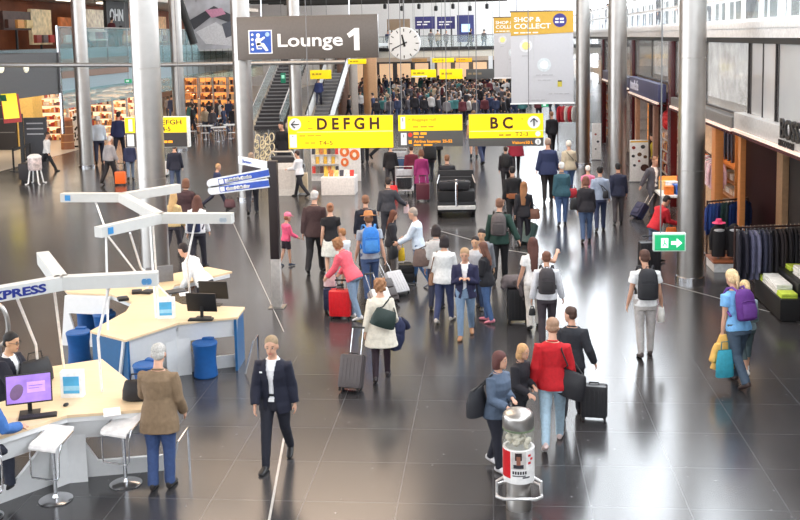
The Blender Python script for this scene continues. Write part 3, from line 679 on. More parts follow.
# round blue stools
BLUE = mat((18, 84, 150), .55, var=.08, bump=.2)
for (x, y, lb) in [(206, 376, 'blue upholstered drum stool at the right end of the rear counter'), (148, 400, 'blue drum stool half hidden behind the bald man'), (80, 364, 'blue drum stool nearest the front counter, left of the white end panel'),
                   (88, 334, 'blue drum stool furthest back on the left'), (106, 344, 'blue drum stool tucked against the blue end panel')]:
    q = at_z(x, y); e = empty('drum_stool', q, random.uniform(-.3, .3), lb, 'stool')
    B().lathe([(.18, 0), (.195, .02), (.175, .2), (.175, .36), (.195, .51), (.20, .53)], 32).done('body', BLUE, e)
    b = B(); b.lathe([(.20, .53), (.205, .545), (.195, .565), (.02, .577)], 32); o = b.done('seat', BLUE, e)
    b = B(); b.box(-.09, .09, .10, .20, .53, .60, .02); b.done('seat_lip', BLUE, e)
# ------------------------------------------------------------------ people
import numpy as np
SKIN = {'light': (206, 158, 132), 'tan': (205, 155, 125), 'asian': (204, 160, 126), 'dark': (120, 80, 60)}
def skinmat(k): return mat(SKIN[k], .5, 0, .04, 20)
def remesh(name, b, m, parent, vox, it=3, wr=0., seed=0, cut=None):
    me = bpy.data.meshes.new('tmp'); bmesh.ops.recalc_face_normals(b.bm, faces=b.bm.faces); b.bm.to_mesh(me); b.bm.free()
    o = bpy.data.objects.new('tmp', me); col.objects.link(o)
    r = o.modifiers.new('r', 'REMESH'); r.mode = 'VOXEL'; r.voxel_size = vox; r.adaptivity = 0
    if it:
        s = o.modifiers.new('s', 'SMOOTH'); s.factor = .5; s.iterations = it
    dg = bpy.context.evaluated_depsgraph_get(); ev = o.evaluated_get(dg)
    out = bpy.data.meshes.new_from_object(ev); bpy.data.objects.remove(o); bpy.data.meshes.remove(me)
    out.name = name
    if wr:
        n = len(out.vertices); co = np.empty(n*3, np.float32); out.vertices.foreach_get('co', co); co = co.reshape(-1, 3)
        no = np.empty(n*3, np.float32); out.vertices.foreach_get('normal', no); no = no.reshape(-1, 3)
        x, y, z = co[:, 0]+seed*.37, co[:, 1]-seed*.21, co[:, 2]
        rs = np.random.RandomState(seed+1); d = np.zeros(n, np.float32); P_ = np.stack((x, y, z), 1)
        for q in range(9):
            k = rs.normal(size=3); k /= np.linalg.norm(k); fr = rs.uniform(9, 48); k2 = rs.normal(size=3)*6
            d += np.sin(P_ @ (k*fr)+rs.uniform(0, 6)+1.5*np.sin(P_ @ k2))*(14/(fr+8))
        d = np.abs(d)*.9-.5
        co += no*(d*wr)[:, None]; out.vertices.foreach_set('co', co.reshape(-1)); out.update()
    if cut:
        bm = bmesh.new(); bm.from_mesh(out); dl = [v for v in bm.verts if cut(v.co)]
        bmesh.ops.delete(bm, geom=dl, context='VERTS'); bm.to_mesh(out); bm.free()
    out.materials.clear(); out.materials.append(m)
    out.polygons.foreach_set('use_smooth', [True]*len(out.polygons))
    o = bpy.data.objects.new(name, out); col.objects.link(o); o.parent = parent
    return o
TORSO = [(-.10, .10, .085, -.005), (-.05, .15, .105, -.01), (0, .168, .115, -.012), (.08, .165, .112, -.005), (.2, .143, .10, 0), (.33, .163, .115, .005),
         (.43, .174, .115, 0), (.485, .158, .092, -.008), (.525, .100, .07, -.01), (.555, .065, .055, -.005)]
TORSO_F = [(-.10, .10, .085, -.005), (-.05, .158, .11, -.012), (0, .175, .12, -.016), (.08, .16, .112, -.005), (.2, .125, .09, 0), (.33, .145, .118, .012),
           (.43, .155, .108, .004), (.49, .150, .085, -.006), (.53, .10, .062, -.008), (.555, .055, .05, -.005)]
pid = [0]
def person(label, pos, H, face, top=((60, 60, 65), 'long'), bottom=((40, 42, 50), 'trousers'), shoes=(30, 28, 28), hair=((60, 42, 30), 'short'), skin='light',
           arms=((-12, 8, 15, 0), (12, 8, 15, 0)), stride=18, lean=3, head=(0, 8), fat=1., female=False, sit=None, hs=1., vox=None, grip=(.5, .5), group=None,
           hem=None, shirt=None, cat='person', side=0, legs=None, faceon=None):
    pid[0] += 1; sd = pid[0]
    pos = Vector(pos); s = H/1.75
    dist = (pos-EYE).length
    if vox is None: vox = min(.034, max(.0085, .62*dist/1000))
    e = empty('person', pos, math.radians(face), label, cat, group)
    R = math.radians; la = R(lean)
    u = Vector((math.sin(R(side)), math.sin(la), math.cos(la))).normalized(); r = Vector((1, 0, 0)); r = (r-u*u.x).normalized(); f = u.cross(r)
    hipw = .092
    # legs (left, right): swing forward, knee bend
    if legs is None:
        legs = ((-stride, stride*.9+6 if stride > 0 else 4), (stride, 4)) if sit is None else ((sit[0], sit[1]), (sit[0]-6, sit[1]))
    joints = []; low = 0
    for i, sgn in ((0, -1), (1, 1)):
        a, kb = R(legs[i][0]), R(legs[i][1]); x = sgn*hipw
        hp = Vector((x, 0, 0)); kn = hp+Vector((sgn*.005, math.sin(a), -math.cos(a)))*.425
        an = kn+Vector((-sgn*.006, math.sin(a-kb), -math.cos(a-kb)))*.405
        fp = max(0, -(a-kb))*.75 if sit is None else 0.
        toe = an+Vector((0, math.cos(-fp)*.17, -.075-math.sin(fp)*.17)); heel = an+Vector((0, -.06*math.cos(fp), -.085+.06*math.sin(fp)))
        joints.append((hp, kn, an, fp)); low = min(low, toe.z, heel.z)
    hz = -low if sit is None else sit[2]/s
    O = Vector((0, 0, hz))
    def T(x, y, z): return (O+r*x+f*y+u*z)*s
    rows = TORSO_F if female else TORSO
    def torso(b, d, z0, z1, flare=0., scale=1.):
        rr = []
        for z, a, bb, fy in rows:
            if z0-1e-6 <= z <= z1+1e-6: rr.append((z, a*(fat if z < .45 else 1), bb*(fat if z < .45 else 1), fy))
        def at(z):
            for q in range(len(rows)-1):
                if rows[q][0] <= z <= rows[q+1][0]:
                    t = (z-rows[q][0])/(rows[q+1][0]-rows[q][0]); A, Bq = rows[q], rows[q+1]; k = fat if z < .45 else 1
                    return (z, (A[1]+(Bq[1]-A[1])*t)*k, (A[2]+(Bq[2]-A[2])*t)*k, A[3]+(Bq[3]-A[3])*t)
            return (z, .172*fat, .118*fat, -.012)
        if not rr or rr[0][0] > z0+1e-4: rr.insert(0, at(z0))
        if z0 < -.02:  # below the hip the cloth hangs straight
            rr = [q if q[0] > -.02 else (q[0], .176*fat, .122*fat, -.012) for q in rr]
        if rr[-1][0] < z1-1e-4: rr.append(at(z1))
        L = []
        for z, a, bb, fy in rr:
            fl = max(0, (.15-z))*flare
            L.append((T(0, fy, z), r*(a+d+fl)*s, f*(bb+d+fl)*s))
        b.loft(L, 20)
    # head frame
    hy, hp_ = R(head[0]), R(head[1]); la2 = la*.45+hp_
    hf0 = Vector((-math.sin(hy), math.cos(hy), 0)); hr = Vector((math.cos(hy), math.sin(hy), 0))
    hu = (Vector((0, 0, 1))*math.cos(la2)+hf0*math.sin(la2)).normalized(); hf = hu.cross(hr)
    N = T(0, -.002, .555); hk = s*hs*1.06
    Hc = N+(hu*.155+hf*.022)*hk
    RH = Matrix((hr, hf, hu)).transposed()
    def HP(x, y, z): return Hc+(hr*x+hf*y+hu*z)*hk
    body = B(); SK = skinmat(skin)
    torso(body, 0, -.10, .555)
    body.tube([T(0, -.01, .53), N+(hu*.05+hf*.002)*hk, HP(0, -.012, -.06)], [.062*s, .054*s, .052*s], 14)
    body.ell(HP(0, -.004, .022), (.078*hk, .095*hk, .098*hk), 20, 14, RH)
    body.ell(HP(0, .022, -.045), (.060*hk, .070*hk, .072*hk), 18, 12, RH)
    body.ell(HP(0, .062, -.09), (.028*hk, .026*hk, .026*hk), 12, 8, RH)
    body.loft([(HP(0, .088, .012), hr*.010*hk, hu*.010*hk), (HP(0, .104, -.018), hr*.015*hk, hu*.014*hk), (HP(0, .086, -.03), hr*.015*hk, hu*.010*hk)], 10)
    for sg in (-1, 1): body.ell(HP(sg*.076, -.006, -.008), (.012*hk, .02*hk, .032*hk), 10, 8, RH)
    # arms
    an_ = {}
    arms_j = []
    for i, sg in ((0, -1), (1, 1)):
        sw, ab, bd, inw = arms[i]; sw, ab, bd, inw = R(sw), R(ab), R(bd), R(inw)
        shx = .168 if not female else .150
        S = T(sg*shx, -.008, .460)
        d0 = (Vector((sg*math.sin(ab), math.sin(sw)*math.cos(ab), -math.cos(sw)*math.cos(ab))))
        d0 = (r*d0.x+f*d0.y+u*d0.z).normalized() if sit is None else d0.normalized()
        fx = Vector((0, math.cos(sw), math.sin(sw))); fx = (fx-d0*fx.dot(d0)).normalized(); sx = Vector((-sg, 0, 0)); sx = (sx-d0*sx.dot(d0)).normalized()
        El = S+d0*.285*s
        fd = (d0*math.cos(bd)+(fx*math.cos(inw)+sx*math.sin(inw))*math.sin(bd)).normalized()
        W = El+fd*.245*s
        pn = Vector((-sg, 0, 0)) if bd < 1.0 else Vector((-sg*.4, 0, -1)); pn = (pn-fd*pn.dot(fd)).normalized(); wa = pn.cross(fd)*sg
        if wa.dot(fx) < 0 and bd < 1.0: wa = -wa
        arms_j.append((S, El, W, fd, pn, wa, sg))
        body.tube([S, S.lerp(El, .5), El, El.lerp(W, .4), W], [.056*s, .048*s, .040*s, .040*s, .028*s], 12)
        pl = W+fd*.09*s
        body.loft([(W-fd*.01*s, wa*.027*s, pn*.020*s), (W+fd*.03*s, wa*.036*s, pn*.018*s), (W+fd*.07*s, wa*.041*s, pn*.016*s), (pl, wa*.038*s, pn*.013*s)], 12)
        g = grip[i]
        for q, (o_, ln) in enumerate(((.030, .068), (.0105, .078), (-.0095, .072), (-.0285, .056))):
            p = W+fd*.084*s+wa*o_*s*1.08; dd = fd; pts = [p-fd*.02*s, p]
            for seg in range(3):
                ang = g*(.55 if seg == 0 else .8); dd = (dd*math.cos(ang)+pn*math.sin(ang)).normalized() if seg == 0 else (dd*math.cos(ang)+(pn-dd*pn.dot(dd)).normalized()*math.sin(ang)).normalized()
                p = p+dd*ln*s*(.42, .32, .26)[seg]; pts.append(p)
            body.tube(pts, [.0095*s, .0095*s, .009*s, .0085*s, .007*s], 8)
        t0 = W+fd*.025*s+wa*.026*s; t1 = t0+(fd*.55+wa*.75+pn*.35).normalized()*.038*s; t2 = t1+(fd*.85+wa*.25+pn*.45*g).normalized()*.032*s
        body.tube([t0-wa*.015*s, t0, t1, t2], [.014*s, .013*s, .011*s, .008*s], 8)
        an_['LR'[i]+'hand'] = W+fd*.09*s+pn*.02*s; an_['LR'[i]+'sh'] = T(sg*.12, -.0, .52); an_['LR'[i]+'wrist'] = W; an_['LR'[i]+'elbow'] = El
    # legs and feet
    LJ = []
    for i, sg in ((0, -1), (1, 1)):
        hp, kn, an, fp = joints[i]; hp, kn, an = [(O+v)*s for v in (hp, kn, an)]
        fdv = Vector((sg*.10, math.cos(fp), -math.sin(fp))).normalized(); fu = Vector((0, math.sin(fp), math.cos(fp)))
        fr = fdv.cross(fu).normalized(); LJ.append((hp, kn, an, fdv, fu, fr, sg))
        body.tube([hp+Vector((0, 0, .04*s)), hp.lerp(kn, .35), kn, kn.lerp(an, .3), an.lerp(kn, .15), an], [.090*s*fat, .080*s*fat, .055*s, .056*s, .036*s, .037*s], 14)
        c = an-fu*.045*s
        body.loft([(c-fdv*.055*s, fr*.026*s, fu*.034*s), (c, fr*.034*s, fu*.038*s), (c+fdv*.09*s-fu*.01*s, fr*.040*s, fu*.026*s), (c+fdv*.16*s-fu*.02*s, fr*.034*s, fu*.015*s)], 12)
    ob = remesh('body', body, SK, e, vox, 2)
    # --- shoes
    if shoes:
        for hp, kn, an, fdv, fu, fr, sg in LJ:
            b = B(); c = an-fu*.043*s
            b.loft([(c-fdv*.072*s, fr*.028*s, fu*.036*s), (c-fdv*.05*s, fr*.036*s, fu*.042*s), (c+fdv*.01*s, fr*.041*s, fu*.045*s), (c+fdv*.08*s-fu*.008*s, fr*.047*s, fu*.034*s), (c+fdv*.15*s-fu*.016*s, fr*.045*s, fu*.026*s), (c+fdv*.185*s-fu*.022*s, fr*.030*s, fu*.018*s)], 14)
            b.tube([an-fu*.05*s, an+fu*.02*s], [.044*s, .047*s], 12)
            remesh('shoe', b, mat(shoes, .45), e, min(vox, .016), 2)
    # --- lower garment
    bc, bt = bottom
    if bt == 'jeans': g_ = sum(bc)/3; bc = tuple(c*.72+g_*.28 for c in bc)
    bm_ = mat(bc, .8, 0, .12, 25, bump=.15)
    b = B()
    if bt in ('trousers', 'jeans', 'leggings', 'shorts', 'capri'):
        k = {'trousers': 1.16, 'jeans': 1.10, 'leggings': 1.02, 'shorts': 1.18, 'capri': 1.05}[bt]
        torso(b, .008, -.125, .115)
        for hp, kn, an, fdv, fu, fr, sg in LJ:
            end = an+Vector((0, 0, .0))
            if bt == 'shorts': b.tube([hp+Vector((0, 0, .05*s)), hp.lerp(kn, .4), hp.lerp(kn, .78)], [.096*s*fat*1.03, .092*s*fat, .088*s*fat], 14)
            elif bt == 'capri': b.tube([hp+Vector((0, 0, .05*s)), hp.lerp(kn, .35), kn, kn.lerp(an, .5)], [.096*s*fat, .086*s*fat, .064*s, .058*s], 14)
            else: b.tube([hp+Vector((0, 0, .05*s)), hp.lerp(kn, .35), kn, kn.lerp(an, .35), an.lerp(kn, .1), an-fu*.03*s], [.097*s*fat*min(k, 1.08), .085*s*fat*k, .064*s*k, .060*s*k, .050*s*k*(1.1 if bt == 'trousers' else 1), .050*s*k*(1.1 if bt == 'trousers' else .95)], 14)
    elif bt in ('skirt', 'longskirt'):
        L = .42 if bt == 'skirt' else .75
        c0 = (LJ[0][1]+LJ[1][1])/2
        b.loft([(T(0, 0, .12), r*.15*s*fat, f*.115*s*fat), (T(0, -.01, 0), r*.19*s*fat, f*.14*s*fat), (T(0, -.01, -L*.5), r*.23*s, f*.18*s), (T(0, 0, -L), r*.25*s, f*.20*s)], 20)
    remesh(bt if bt not in ('longskirt',) else 'skirt', b, bm_, e, vox, 2, .004*s if vox < .02 else 0, sd)
    # --- upper garment
    tc, tt = top; tm = mat(tc, .85, 0, .10, 22, bump=.2)
    def upper(name, m, d, hemz, slv, flare=0., cut=None, neck=.535, wr=.005):
        b = B(); torso(b, d, hemz, neck, flare)
        for S, El, W, fd, pn, wa, sg in arms_j:
            a0 = S+(T(0, -.005, .44)-S)*.35
            if slv == 'short': b.tube([a0, S, S.lerp(El, .55)], [.058*s, .066*s+d*s, .060*s+d*s], 14)
            elif slv == 'elbow': b.tube([a0, S, El, El.lerp(W, .2)], [.058*s, .064*s+d*s, .050*s+d*s, .05*s+d*s], 14)
            elif slv == 'none': b.tube([a0, S], [.058*s, .058*s+d*s], 14)
            else: b.tube([a0, S, S.lerp(El, .5), El, El.lerp(W, .5), W-fd*.005*s], [.060*s, .062*s+d*s, .054*s+d*s, .048*s+d*s, .043*s+d*s, .034*s+d*s], 14)
        return remesh(name, b, m, e, vox, 2, wr*s if vox < .02 else 0, sd+5, cut)
    def opencut(w0, w1, zt):
        def c(p):
            q = p/s-O; z = q.dot(u); y = q.dot(f); x = q.dot(r)
            if y < .03: return False
            if z > .3: w_ = w0+(w1-w0)*max(0, (z-.3)/.22)
            else: w_ = w0 if z > zt else w0*1.0+.25*(zt-z)
            return abs(x) < w_
        return c
    if tt == 'tee': upper('shirt', tm, .020, -.06 if hem is None else hem, 'short')
    elif tt == 'sleeveless': upper('top', tm, .018, -.02 if hem is None else hem, 'none')
    elif tt == 'long': upper('sweater', tm, .022, -.05 if hem is None else hem, 'long', .05)
    elif tt == 'loose': upper('sweater', tm, .026, -.10 if hem is None else hem, 'long', .12)
    elif tt == 'jacket': upper('jacket', tm, .024, -.10 if hem is None else hem, 'long', .06)
    elif tt == 'cardigan': upper('cardigan', tm, .026, -.30 if hem is None else hem, 'long', .16)
    elif tt == 'coat': upper('coat', tm, .026, -.34 if hem is None else hem, 'long', .14)
    elif tt == 'open':
        upper('shirt', mat(shirt or (240, 240, 242), .8), .008, -.03, 'short', 0, None, .54, .002)
        upper('jacket', tm, .026, -.12 if hem is None else hem, 'long', .05, opencut(.028, .062, .08))
    if tt in ('open', 'jacket', 'long') and vox < .02:
        cm = mat(shirt, .8) if (shirt and tt == 'open') else (mat((240, 240, 242), .8) if tt == 'open' else tm)
        b = B(); b.tube([T(.066*math.cos(a), -.010+.060*math.sin(a), .545-.014*math.sin(a)) for a in [k*PI/8 for k in range(16)]], .012*s, 8, closed=True); b.done('collar', cm, e)
    # --- hair
    hc, ht = hair; hm = mat(hc, .7, 0, .25, 60, bump=.4); b = B(); hv = min(vox, .018)
    if ht != 'none':
        if ht == 'bald':
            b.ell(HP(0, -.042, -.008), (.078*hk, .064*hk, .070*hk), 16, 10, RH)
        elif ht in ('cap', 'hat'): pass
        elif ht == 'short':
            b.ell(HP(0, -.016, .054), (.083*hk, .094*hk, .080*hk), 20, 12, RH); b.ell(HP(0, -.045, .0), (.077*hk, .058*hk, .066*hk), 16, 10, RH)
        else:
            b.ell(HP(0, -.016, .040), (.086*hk, .096*hk, .094*hk), 20, 12, RH); b.ell(HP(0, -.04, -.01), (.080*hk, .068*hk, .080*hk), 16, 10, RH)
        if ht == 'long' or ht == 'longer':
            dz = -.22 if ht == 'long' else -.34
            b.loft([(HP(0, -.03, .05), hr*.085*hk, hf*.06*hk), (HP(0, -.055, -.06), hr*.092*hk, hf*.05*hk), (N+(u*-.06-f*.09)*s, hr*.085*hk, hf*.035*hk), (N+(u*dz-f*.125)*s, hr*.055*hk, hf*.02*hk)], 16)
            for sg in (-1, 1): b.tube([HP(sg*.07, .01, .04), HP(sg*.082, -.005, -.05), N+(r*sg*.085+u*-.02-f*.02)*s], [.02*hk, .025*hk, .018*hk], 8)
        if ht == 'bob':
            b.loft([(HP(0, -.02, .05), hr*.09*hk, hf*.08*hk), (HP(0, -.035, -.05), hr*.10*hk, hf*.072*hk), (HP(0, -.04, -.115), hr*.092*hk, hf*.06*hk)], 16)
        if ht == 'curly':
            for k in range(26):
                a = k*2.4; z = .11-.2*(k/26.); rr_ = .085*math.sqrt(max(.05, 1-((z-.02)/.13)**2))
                p = (rr_*math.cos(a), min(.045, rr_*math.sin(a)-.02), z); b.ell(HP(*p), (.032*hk,)*3, 8, 6, RH)
        if ht == 'bun': b.ell(HP(0, -.10, .065), (.042*hk, .042*hk, .04*hk), 12, 8, RH)
        if ht == 'pony': b.tube([HP(0, -.09, .05), HP(0, -.135, .02), HP(0, -.13, -.08), HP(.0, -.11, -.17)], [.028*hk, .032*hk, .026*hk, .008*hk], 10)
        if ht in ('cap', 'hat'):
            b.ell(HP(0, -.04, -.01), (.080*hk, .066*hk, .078*hk), 16, 10, RH)
        remesh('hair', b, hm, e, hv, 2, .003*hk if vox < .02 else 0, sd)
        if ht == 'cap':
            b = B(); b.ell(HP(0, -.006, .05), (.086*hk, .102*hk, .085*hk), 18, 12, RH); b.loft([(HP(0, .07, .045), hr*.07*hk, hu*.008*hk), (HP(0, .16, .03), hr*.05*hk, hu*.006*hk)], 14)
            remesh('cap', b, mat((240, 120, 150), .8), e, .010, 1)
        if ht == 'hat':
            b = B(); b.loft([(HP(0, 0, .05), hr*.15*hk, hf*.165*hk), (HP(0, 0, .06), hr*.155*hk, hf*.17*hk), (HP(0, 0, .066), hr*.09*hk, hf*.105*hk), (HP(0, 0, .14), hr*.075*hk, hf*.09*hk), (HP(0, 0, .15), hr*.05*hk, hf*.06*hk)], 20)
            b.done('hat', mat((190, 130, 80), .8, bump=.3), e)
    # --- face details where the face is towards us
    if faceon or (faceon is None and vox < .02 and math.cos(R(face+head[0])) < .5):
        for sg in (-1, 1):
            ey = B().ell(HP(sg*.031, .083, .010), (.013*hk, .010*hk, .006*hk), 10, 8, RH).done('eye', mat((190, 184, 178), .4), e)
            B().ell(HP(sg*.031, .0895, .010), (.008*hk, .005*hk, .007*hk), 10, 8, RH).done('iris', mat((50, 36, 28), .3), ey)
            B().ell(HP(sg*.033, .087, .030), (.020*hk, .007*hk, .004*hk), 10, 6, RH).done('eyebrow', mat([c*.7 for c in hc], .8), e)
        B().ell(HP(0, .086, -.062), (.024*hk, .008*hk, .008*hk), 12, 8, RH).done('mouth', mat((190, 105, 98), .5), e)
    bpy.context.view_layer.update()
    MW = Matrix.Translation(pos) @ Matrix.Rotation(math.radians(face), 4, 'Z')
    A = {k: MW @ v for k, v in an_.items()}
    A['e'] = e; A['M'] = MW; A['s'] = s
    A['back'] = MW @ T(0, -.135*max(1, fat*.98), .33); A['T'] = lambda x, y, z: MW @ T(x, y, z)
    A['HP'] = lambda x, y, z: MW @ HP(x, y, z); A['u'] = (MW.to_3x3() @ u); A['f'] = (MW.to_3x3() @ f); A['r'] = (MW.to_3x3() @ r)
    A['loc'] = lambda x, y, z: T(x, y, z)
    return A
def stand(foot, heady=None, H=None, dx=0):
    """ground point under a survey position and the height of the person standing there"""
    p = at_z(*foot)
    if H is None:
        lo, hi = .6, 2.2
        for _ in range(30):
            m = (lo+hi)/2
            if topx(p+Vector((0, 0, m)))[1] > heady: lo = m
            else: hi = m
        H = lo
    return p, H

# ------------------------------------------------------------------ things people carry
def suitcase(label, pos, rz, w, d, h, rgb, handle=.35, tilt=0, soft=False, rough=.4, grp=None, ribs=True, trim=None):
    e = empty('suitcase', pos, math.radians(rz), label, 'suitcase', grp); e.rotation_euler = (math.radians(tilt), 0, math.radians(rz))
    m = mat(rgb, rough, 0, .06, 20, bump=.15 if soft else 0)
    b = B(); b.box(-w/2, w/2, -d/2, d/2, .055, h, min(.05, d*.2)); b.done('shell', m, e)
    b = B()
    if ribs and not soft:
        for k in range(-2, 3): b.box(k*w/6-.008, k*w/6+.008, -d/2-.006, d/2+.006, .10, h-.06, .003)
        b.done('rib', m, e)
    elif soft:
        b.box(-w*.38, w*.38, -d/2-.03, -d/2+.01, .14, h*.58, .02); b.box(-w*.36, w*.36, -d/2-.025, -d/2+.01, h*.62, h*.9, .02); b.done('front_pocket', m, e)
    zb = B(); zb.box(-w/2-.004, w/2+.004, -.006, .006, .06, h+.004, .002); zb.done('zip', trim or mat((40, 40, 42), .4), e)
    for sx in (-1, 1):
        for sy in (-1, 1):
            wl = B(); wl.loft([((sx*w*.40-.012, sy*d*.33, .03), (0, .03, 0), (0, 0, .03)), ((sx*w*.40+.012, sy*d*.33, .03), (0, .03, 0), (0, 0, .03))], 14); wl.box(sx*w*.40-.016, sx*w*.40+.016, sy*d*.33-.015, sy*d*.33+.015, .03, .07)
            wl.done('wheel', BLACK, e)
    if handle:
        hb = B(); 
        for sx in (-1, 1): hb.tube([(sx*w*.24, d*.36, h-.02), (sx*w*.24, d*.36, h+handle)], .009, 8)
        th_ = hb.done('telescopic_handle', mat((190, 190, 192), .25, .8), e)
        B().box(-w*.24-.02, w*.24+.02, d*.36-.014, d*.36+.014, h+handle-.01, h+handle+.02, .006).done('grip', BLACK, th_)
    B().tube([(-.07, 0, h-.005), (-.06, 0, h+.025), (.06, 0, h+.025), (.07, 0, h-.005)], .010, 8).done('carry_handle', BLACK, e)
    return e
def backpack(label, A, rgb, w=.30, h=.44, d=.16, dz=0, accent=None, off=0.):
    s = A['s']; c = A['back']-A['f']*(.012+off)+A['u']*dz; e = empty('backpack', (0, 0, 0), 0, label, 'backpack')
    M = Matrix.Identity(4); rr, ff, uu = A['r'], A['f'], A['u']
    for i in range(3): M[i][0], M[i][1], M[i][2], M[i][3] = rr[i], ff[i], uu[i], c[i]
    e.matrix_world = M; m = mat(rgb, .75, 0, .12, 20, bump=.25); m2 = mat(accent or [x*.75 for x in rgb], .7)
    w *= s; h *= s; d *= s
    b = B(); b.loft([((0, -d*.45, -h*.5), (w*.42, 0, 0), (0, d*.42, 0)), ((0, -d*.5, -h*.44), (w*.5, 0, 0), (0, d*.52, 0)), ((0, -d*.5, 0), (w*.5, 0, 0), (0, d*.52, 0)), ((0, -d*.45, h*.3), (w*.46, 0, 0), (0, d*.45, 0)), ((0, -d*.38, h*.46), (w*.34, 0, 0), (0, d*.32, 0)), ((0, -d*.34, h*.5), (w*.2, 0, 0), (0, d*.16, 0))], 20)
    b.done('bag', m, e)
    b = B(); b.loft([((0, -d*.92, -h*.40), (w*.34, 0, 0), (0, d*.14, 0)), ((0, -d*.98, -h*.2), (w*.38, 0, 0), (0, d*.18, 0)), ((0, -d*.92, 0.02*h), (w*.34, 0, 0), (0, d*.12, 0))], 16); fpk = b.done('front_pocket', m2, e)
    b = B(); b.tube([(-w*.38, -d*.93, h*.1), (0, -d*1.0, h*.14), (w*.38, -d*.93, h*.1)], .006*s, 6); b.done('zip', m2, fpk)
    for sx in (-1, 1):
        P = [(sx*w*.22, -d*.1, h*.44), (sx*w*.30, d*.25, h*.56), (sx*w*.38, d*.75, h*.52), (sx*w*.42, d*1.25, h*.30), (sx*w*.50, d*1.1, -h*.05), (sx*w*.52, d*.3, -h*.36)]
        B().tube(P, [.018*s]*6, 8).done('strap', m2, e)
    B().tube([(-.03, -d*.3, h*.48), (-.02, -d*.3, h*.56), (.02, -d*.3, h*.56), (.03, -d*.3, h*.48)], .007, 6).done('top_loop', m2, e)
    return e
def bag(label, c, rz, w, h, d, rgb, strap=None, name='handbag', soft=True, cat='bag', rough=.6, tilt=0):
    e = empty(name, c, math.radians(rz), label, cat); e.rotation_euler = (0, math.radians(tilt), math.radians(rz)); m = mat(rgb, rough, 0, .12, 18, bump=.25)
    b = B(); b.loft([((0, 0, -h*.5), (w*.44, 0, 0), (0, d*.42, 0)), ((0, 0, -h*.45), (w*.5, 0, 0), (0, d*.5, 0)), ((0, 0, 0), (w*.48, 0, 0), (0, d*.52, 0)), ((0, 0, h*.42), (w*.40, 0, 0), (0, d*.28, 0)), ((0, 0, h*.5), (w*.36, 0, 0), (0, d*.12, 0))], 18)
    b.done('bag', m, e)
    B().box(-w*.36, w*.36, -.006, .006, h*.47, h*.515, .003).done('zip', mat([x*.6 for x in rgb], .5), e)
    if strap:
        inv = (Matrix.Translation(Vector(c)) @ e.rotation_euler.to_matrix().to_4x4()).inverted(); P = [Vector((-w*.38, 0, h*.42))]+[inv @ Vector(p) for p in strap]+[Vector((w*.38, 0, h*.42))]
        B().tube(P, .011, 8).done('strap', mat([x*.7 for x in rgb], .6), e)
    else:
        B().tube([(-w*.22, 0, h*.44), (-w*.18, 0, h*.8), (w*.18, 0, h*.8), (w*.22, 0, h*.44)], .009, 8).done('handle', mat([x*.7 for x in rgb], .6), e)
    return e
# ------------------------------------------------------------------ travellers in the hall
BLK = (30, 29, 32)
def P(label, foot, heady, face, top, bottom, hair, **k):
    H = k.pop('H', None)
    p, H = stand(foot, heady, H); return person(label, p, H, face, top, bottom, hair=hair, **k)
# foreground
suit = P('man in dark navy suit and open white shirt walking towards us', (277, 465), 334, 176, ((27, 29, 46), 'open'), ((28, 30, 46), 'jeans'), ((150, 128, 100), 'short'),
         shoes=(18, 16, 18), arms=((-10, 9, 14, 0), (14, 10, 28, 30)), stride=15, head=(4, 4), hem=-.16)
T_ = suit['loc']
B().box(.075, .145, .128, .136, .372, .392, .002, Matrix.Translation(T_(0, 0, 0)-Vector((0, 0, 0)))).done('pocket_square', PAPER, suit['e'])
B().box(-.03, .045, .122, .132, .005, .05, .003, Matrix.Translation(T_(0, 0, 0))).done('badge', PAPER, suit['e'])
b = B(); b.loft([(T_(0, -.012, .075), Vector((.182, 0, 0)), Vector((0, .130, 0))), (T_(0, -.010, .105), Vector((.180, 0, 0)), Vector((0, .128, 0)))], 24); b.done('belt', BLACK, suit['e'])
old = P('white-haired man in tan jacket and blue trousers leaning at the front counter', (163, 487), 347, 2, ((128, 106, 82), 'jacket'), ((58, 78, 122), 'trousers'), ((186, 182, 176), 'short'),
        shoes=(35, 30, 30), arms=((28, 12, 62, 0), (6, 12, 32, 10)), stride=2, fat=1.12, hem=-.20, lean=4, head=(5, 12))
q = old['Lhand']; qz = .90
bag('black leather holdall on the front counter under the hand of the man in tan', at_z(134, 404, .90)+Vector((0, .16, .13)), 10, .40, .25, .22, (24, 20, 22), name='holdall', cat='bag')
gl = person('seated man with glasses in a dark suit behind the front counter', (-6.42, 12.35, 0), 1.78, -98, ((28, 28, 40), 'open'), ((30, 30, 40), 'trousers'), hair=((28, 24, 24), 'short'), skin='asian',
       arms=((35, 6, 60, 20), (35, 6, 60, 20)), sit=(80, 75, .74), head=(4, 6), lean=6, faceon=True)
b = B()
for sg in (-1, 1): b.tube([gl['e'].matrix_world.inverted() @ gl['HP'](sg*.032+.022*math.cos(t), .098, .008+.018*math.sin(t)) for t in [k*PI/6 for k in range(12)]], .0025, 6, closed=True)
for sg in (-1, 1): b.tube([gl['e'].matrix_world.inverted() @ gl['HP'](*v) for v in ((sg*.054, .098, .012), (sg*.08, .0, .012))], .0025, 6)
b.done('glasses', BLACK, gl['e'])
bs = empty('bar_stool', (-6.42, 12.35, 0), math.radians(-112), 'bar stool under the seated man with glasses', 'stool')
B().lathe([(.19, 0), (.19, .012), (.05, .04), (.024, .06), (.024, .64)], 24).done('base', CHROME, bs); B().box(-.18, .18, -.17, .17, .63, .66, .012).done('seat', WHITE, bs)
bag('black backpack lying on the front counter beside the seated man', at_z(37, 388, .90)+Vector((-.1, .2, .16)), 50, .48, .32, .26, (34, 34, 38), name='backpack', cat='backpack')
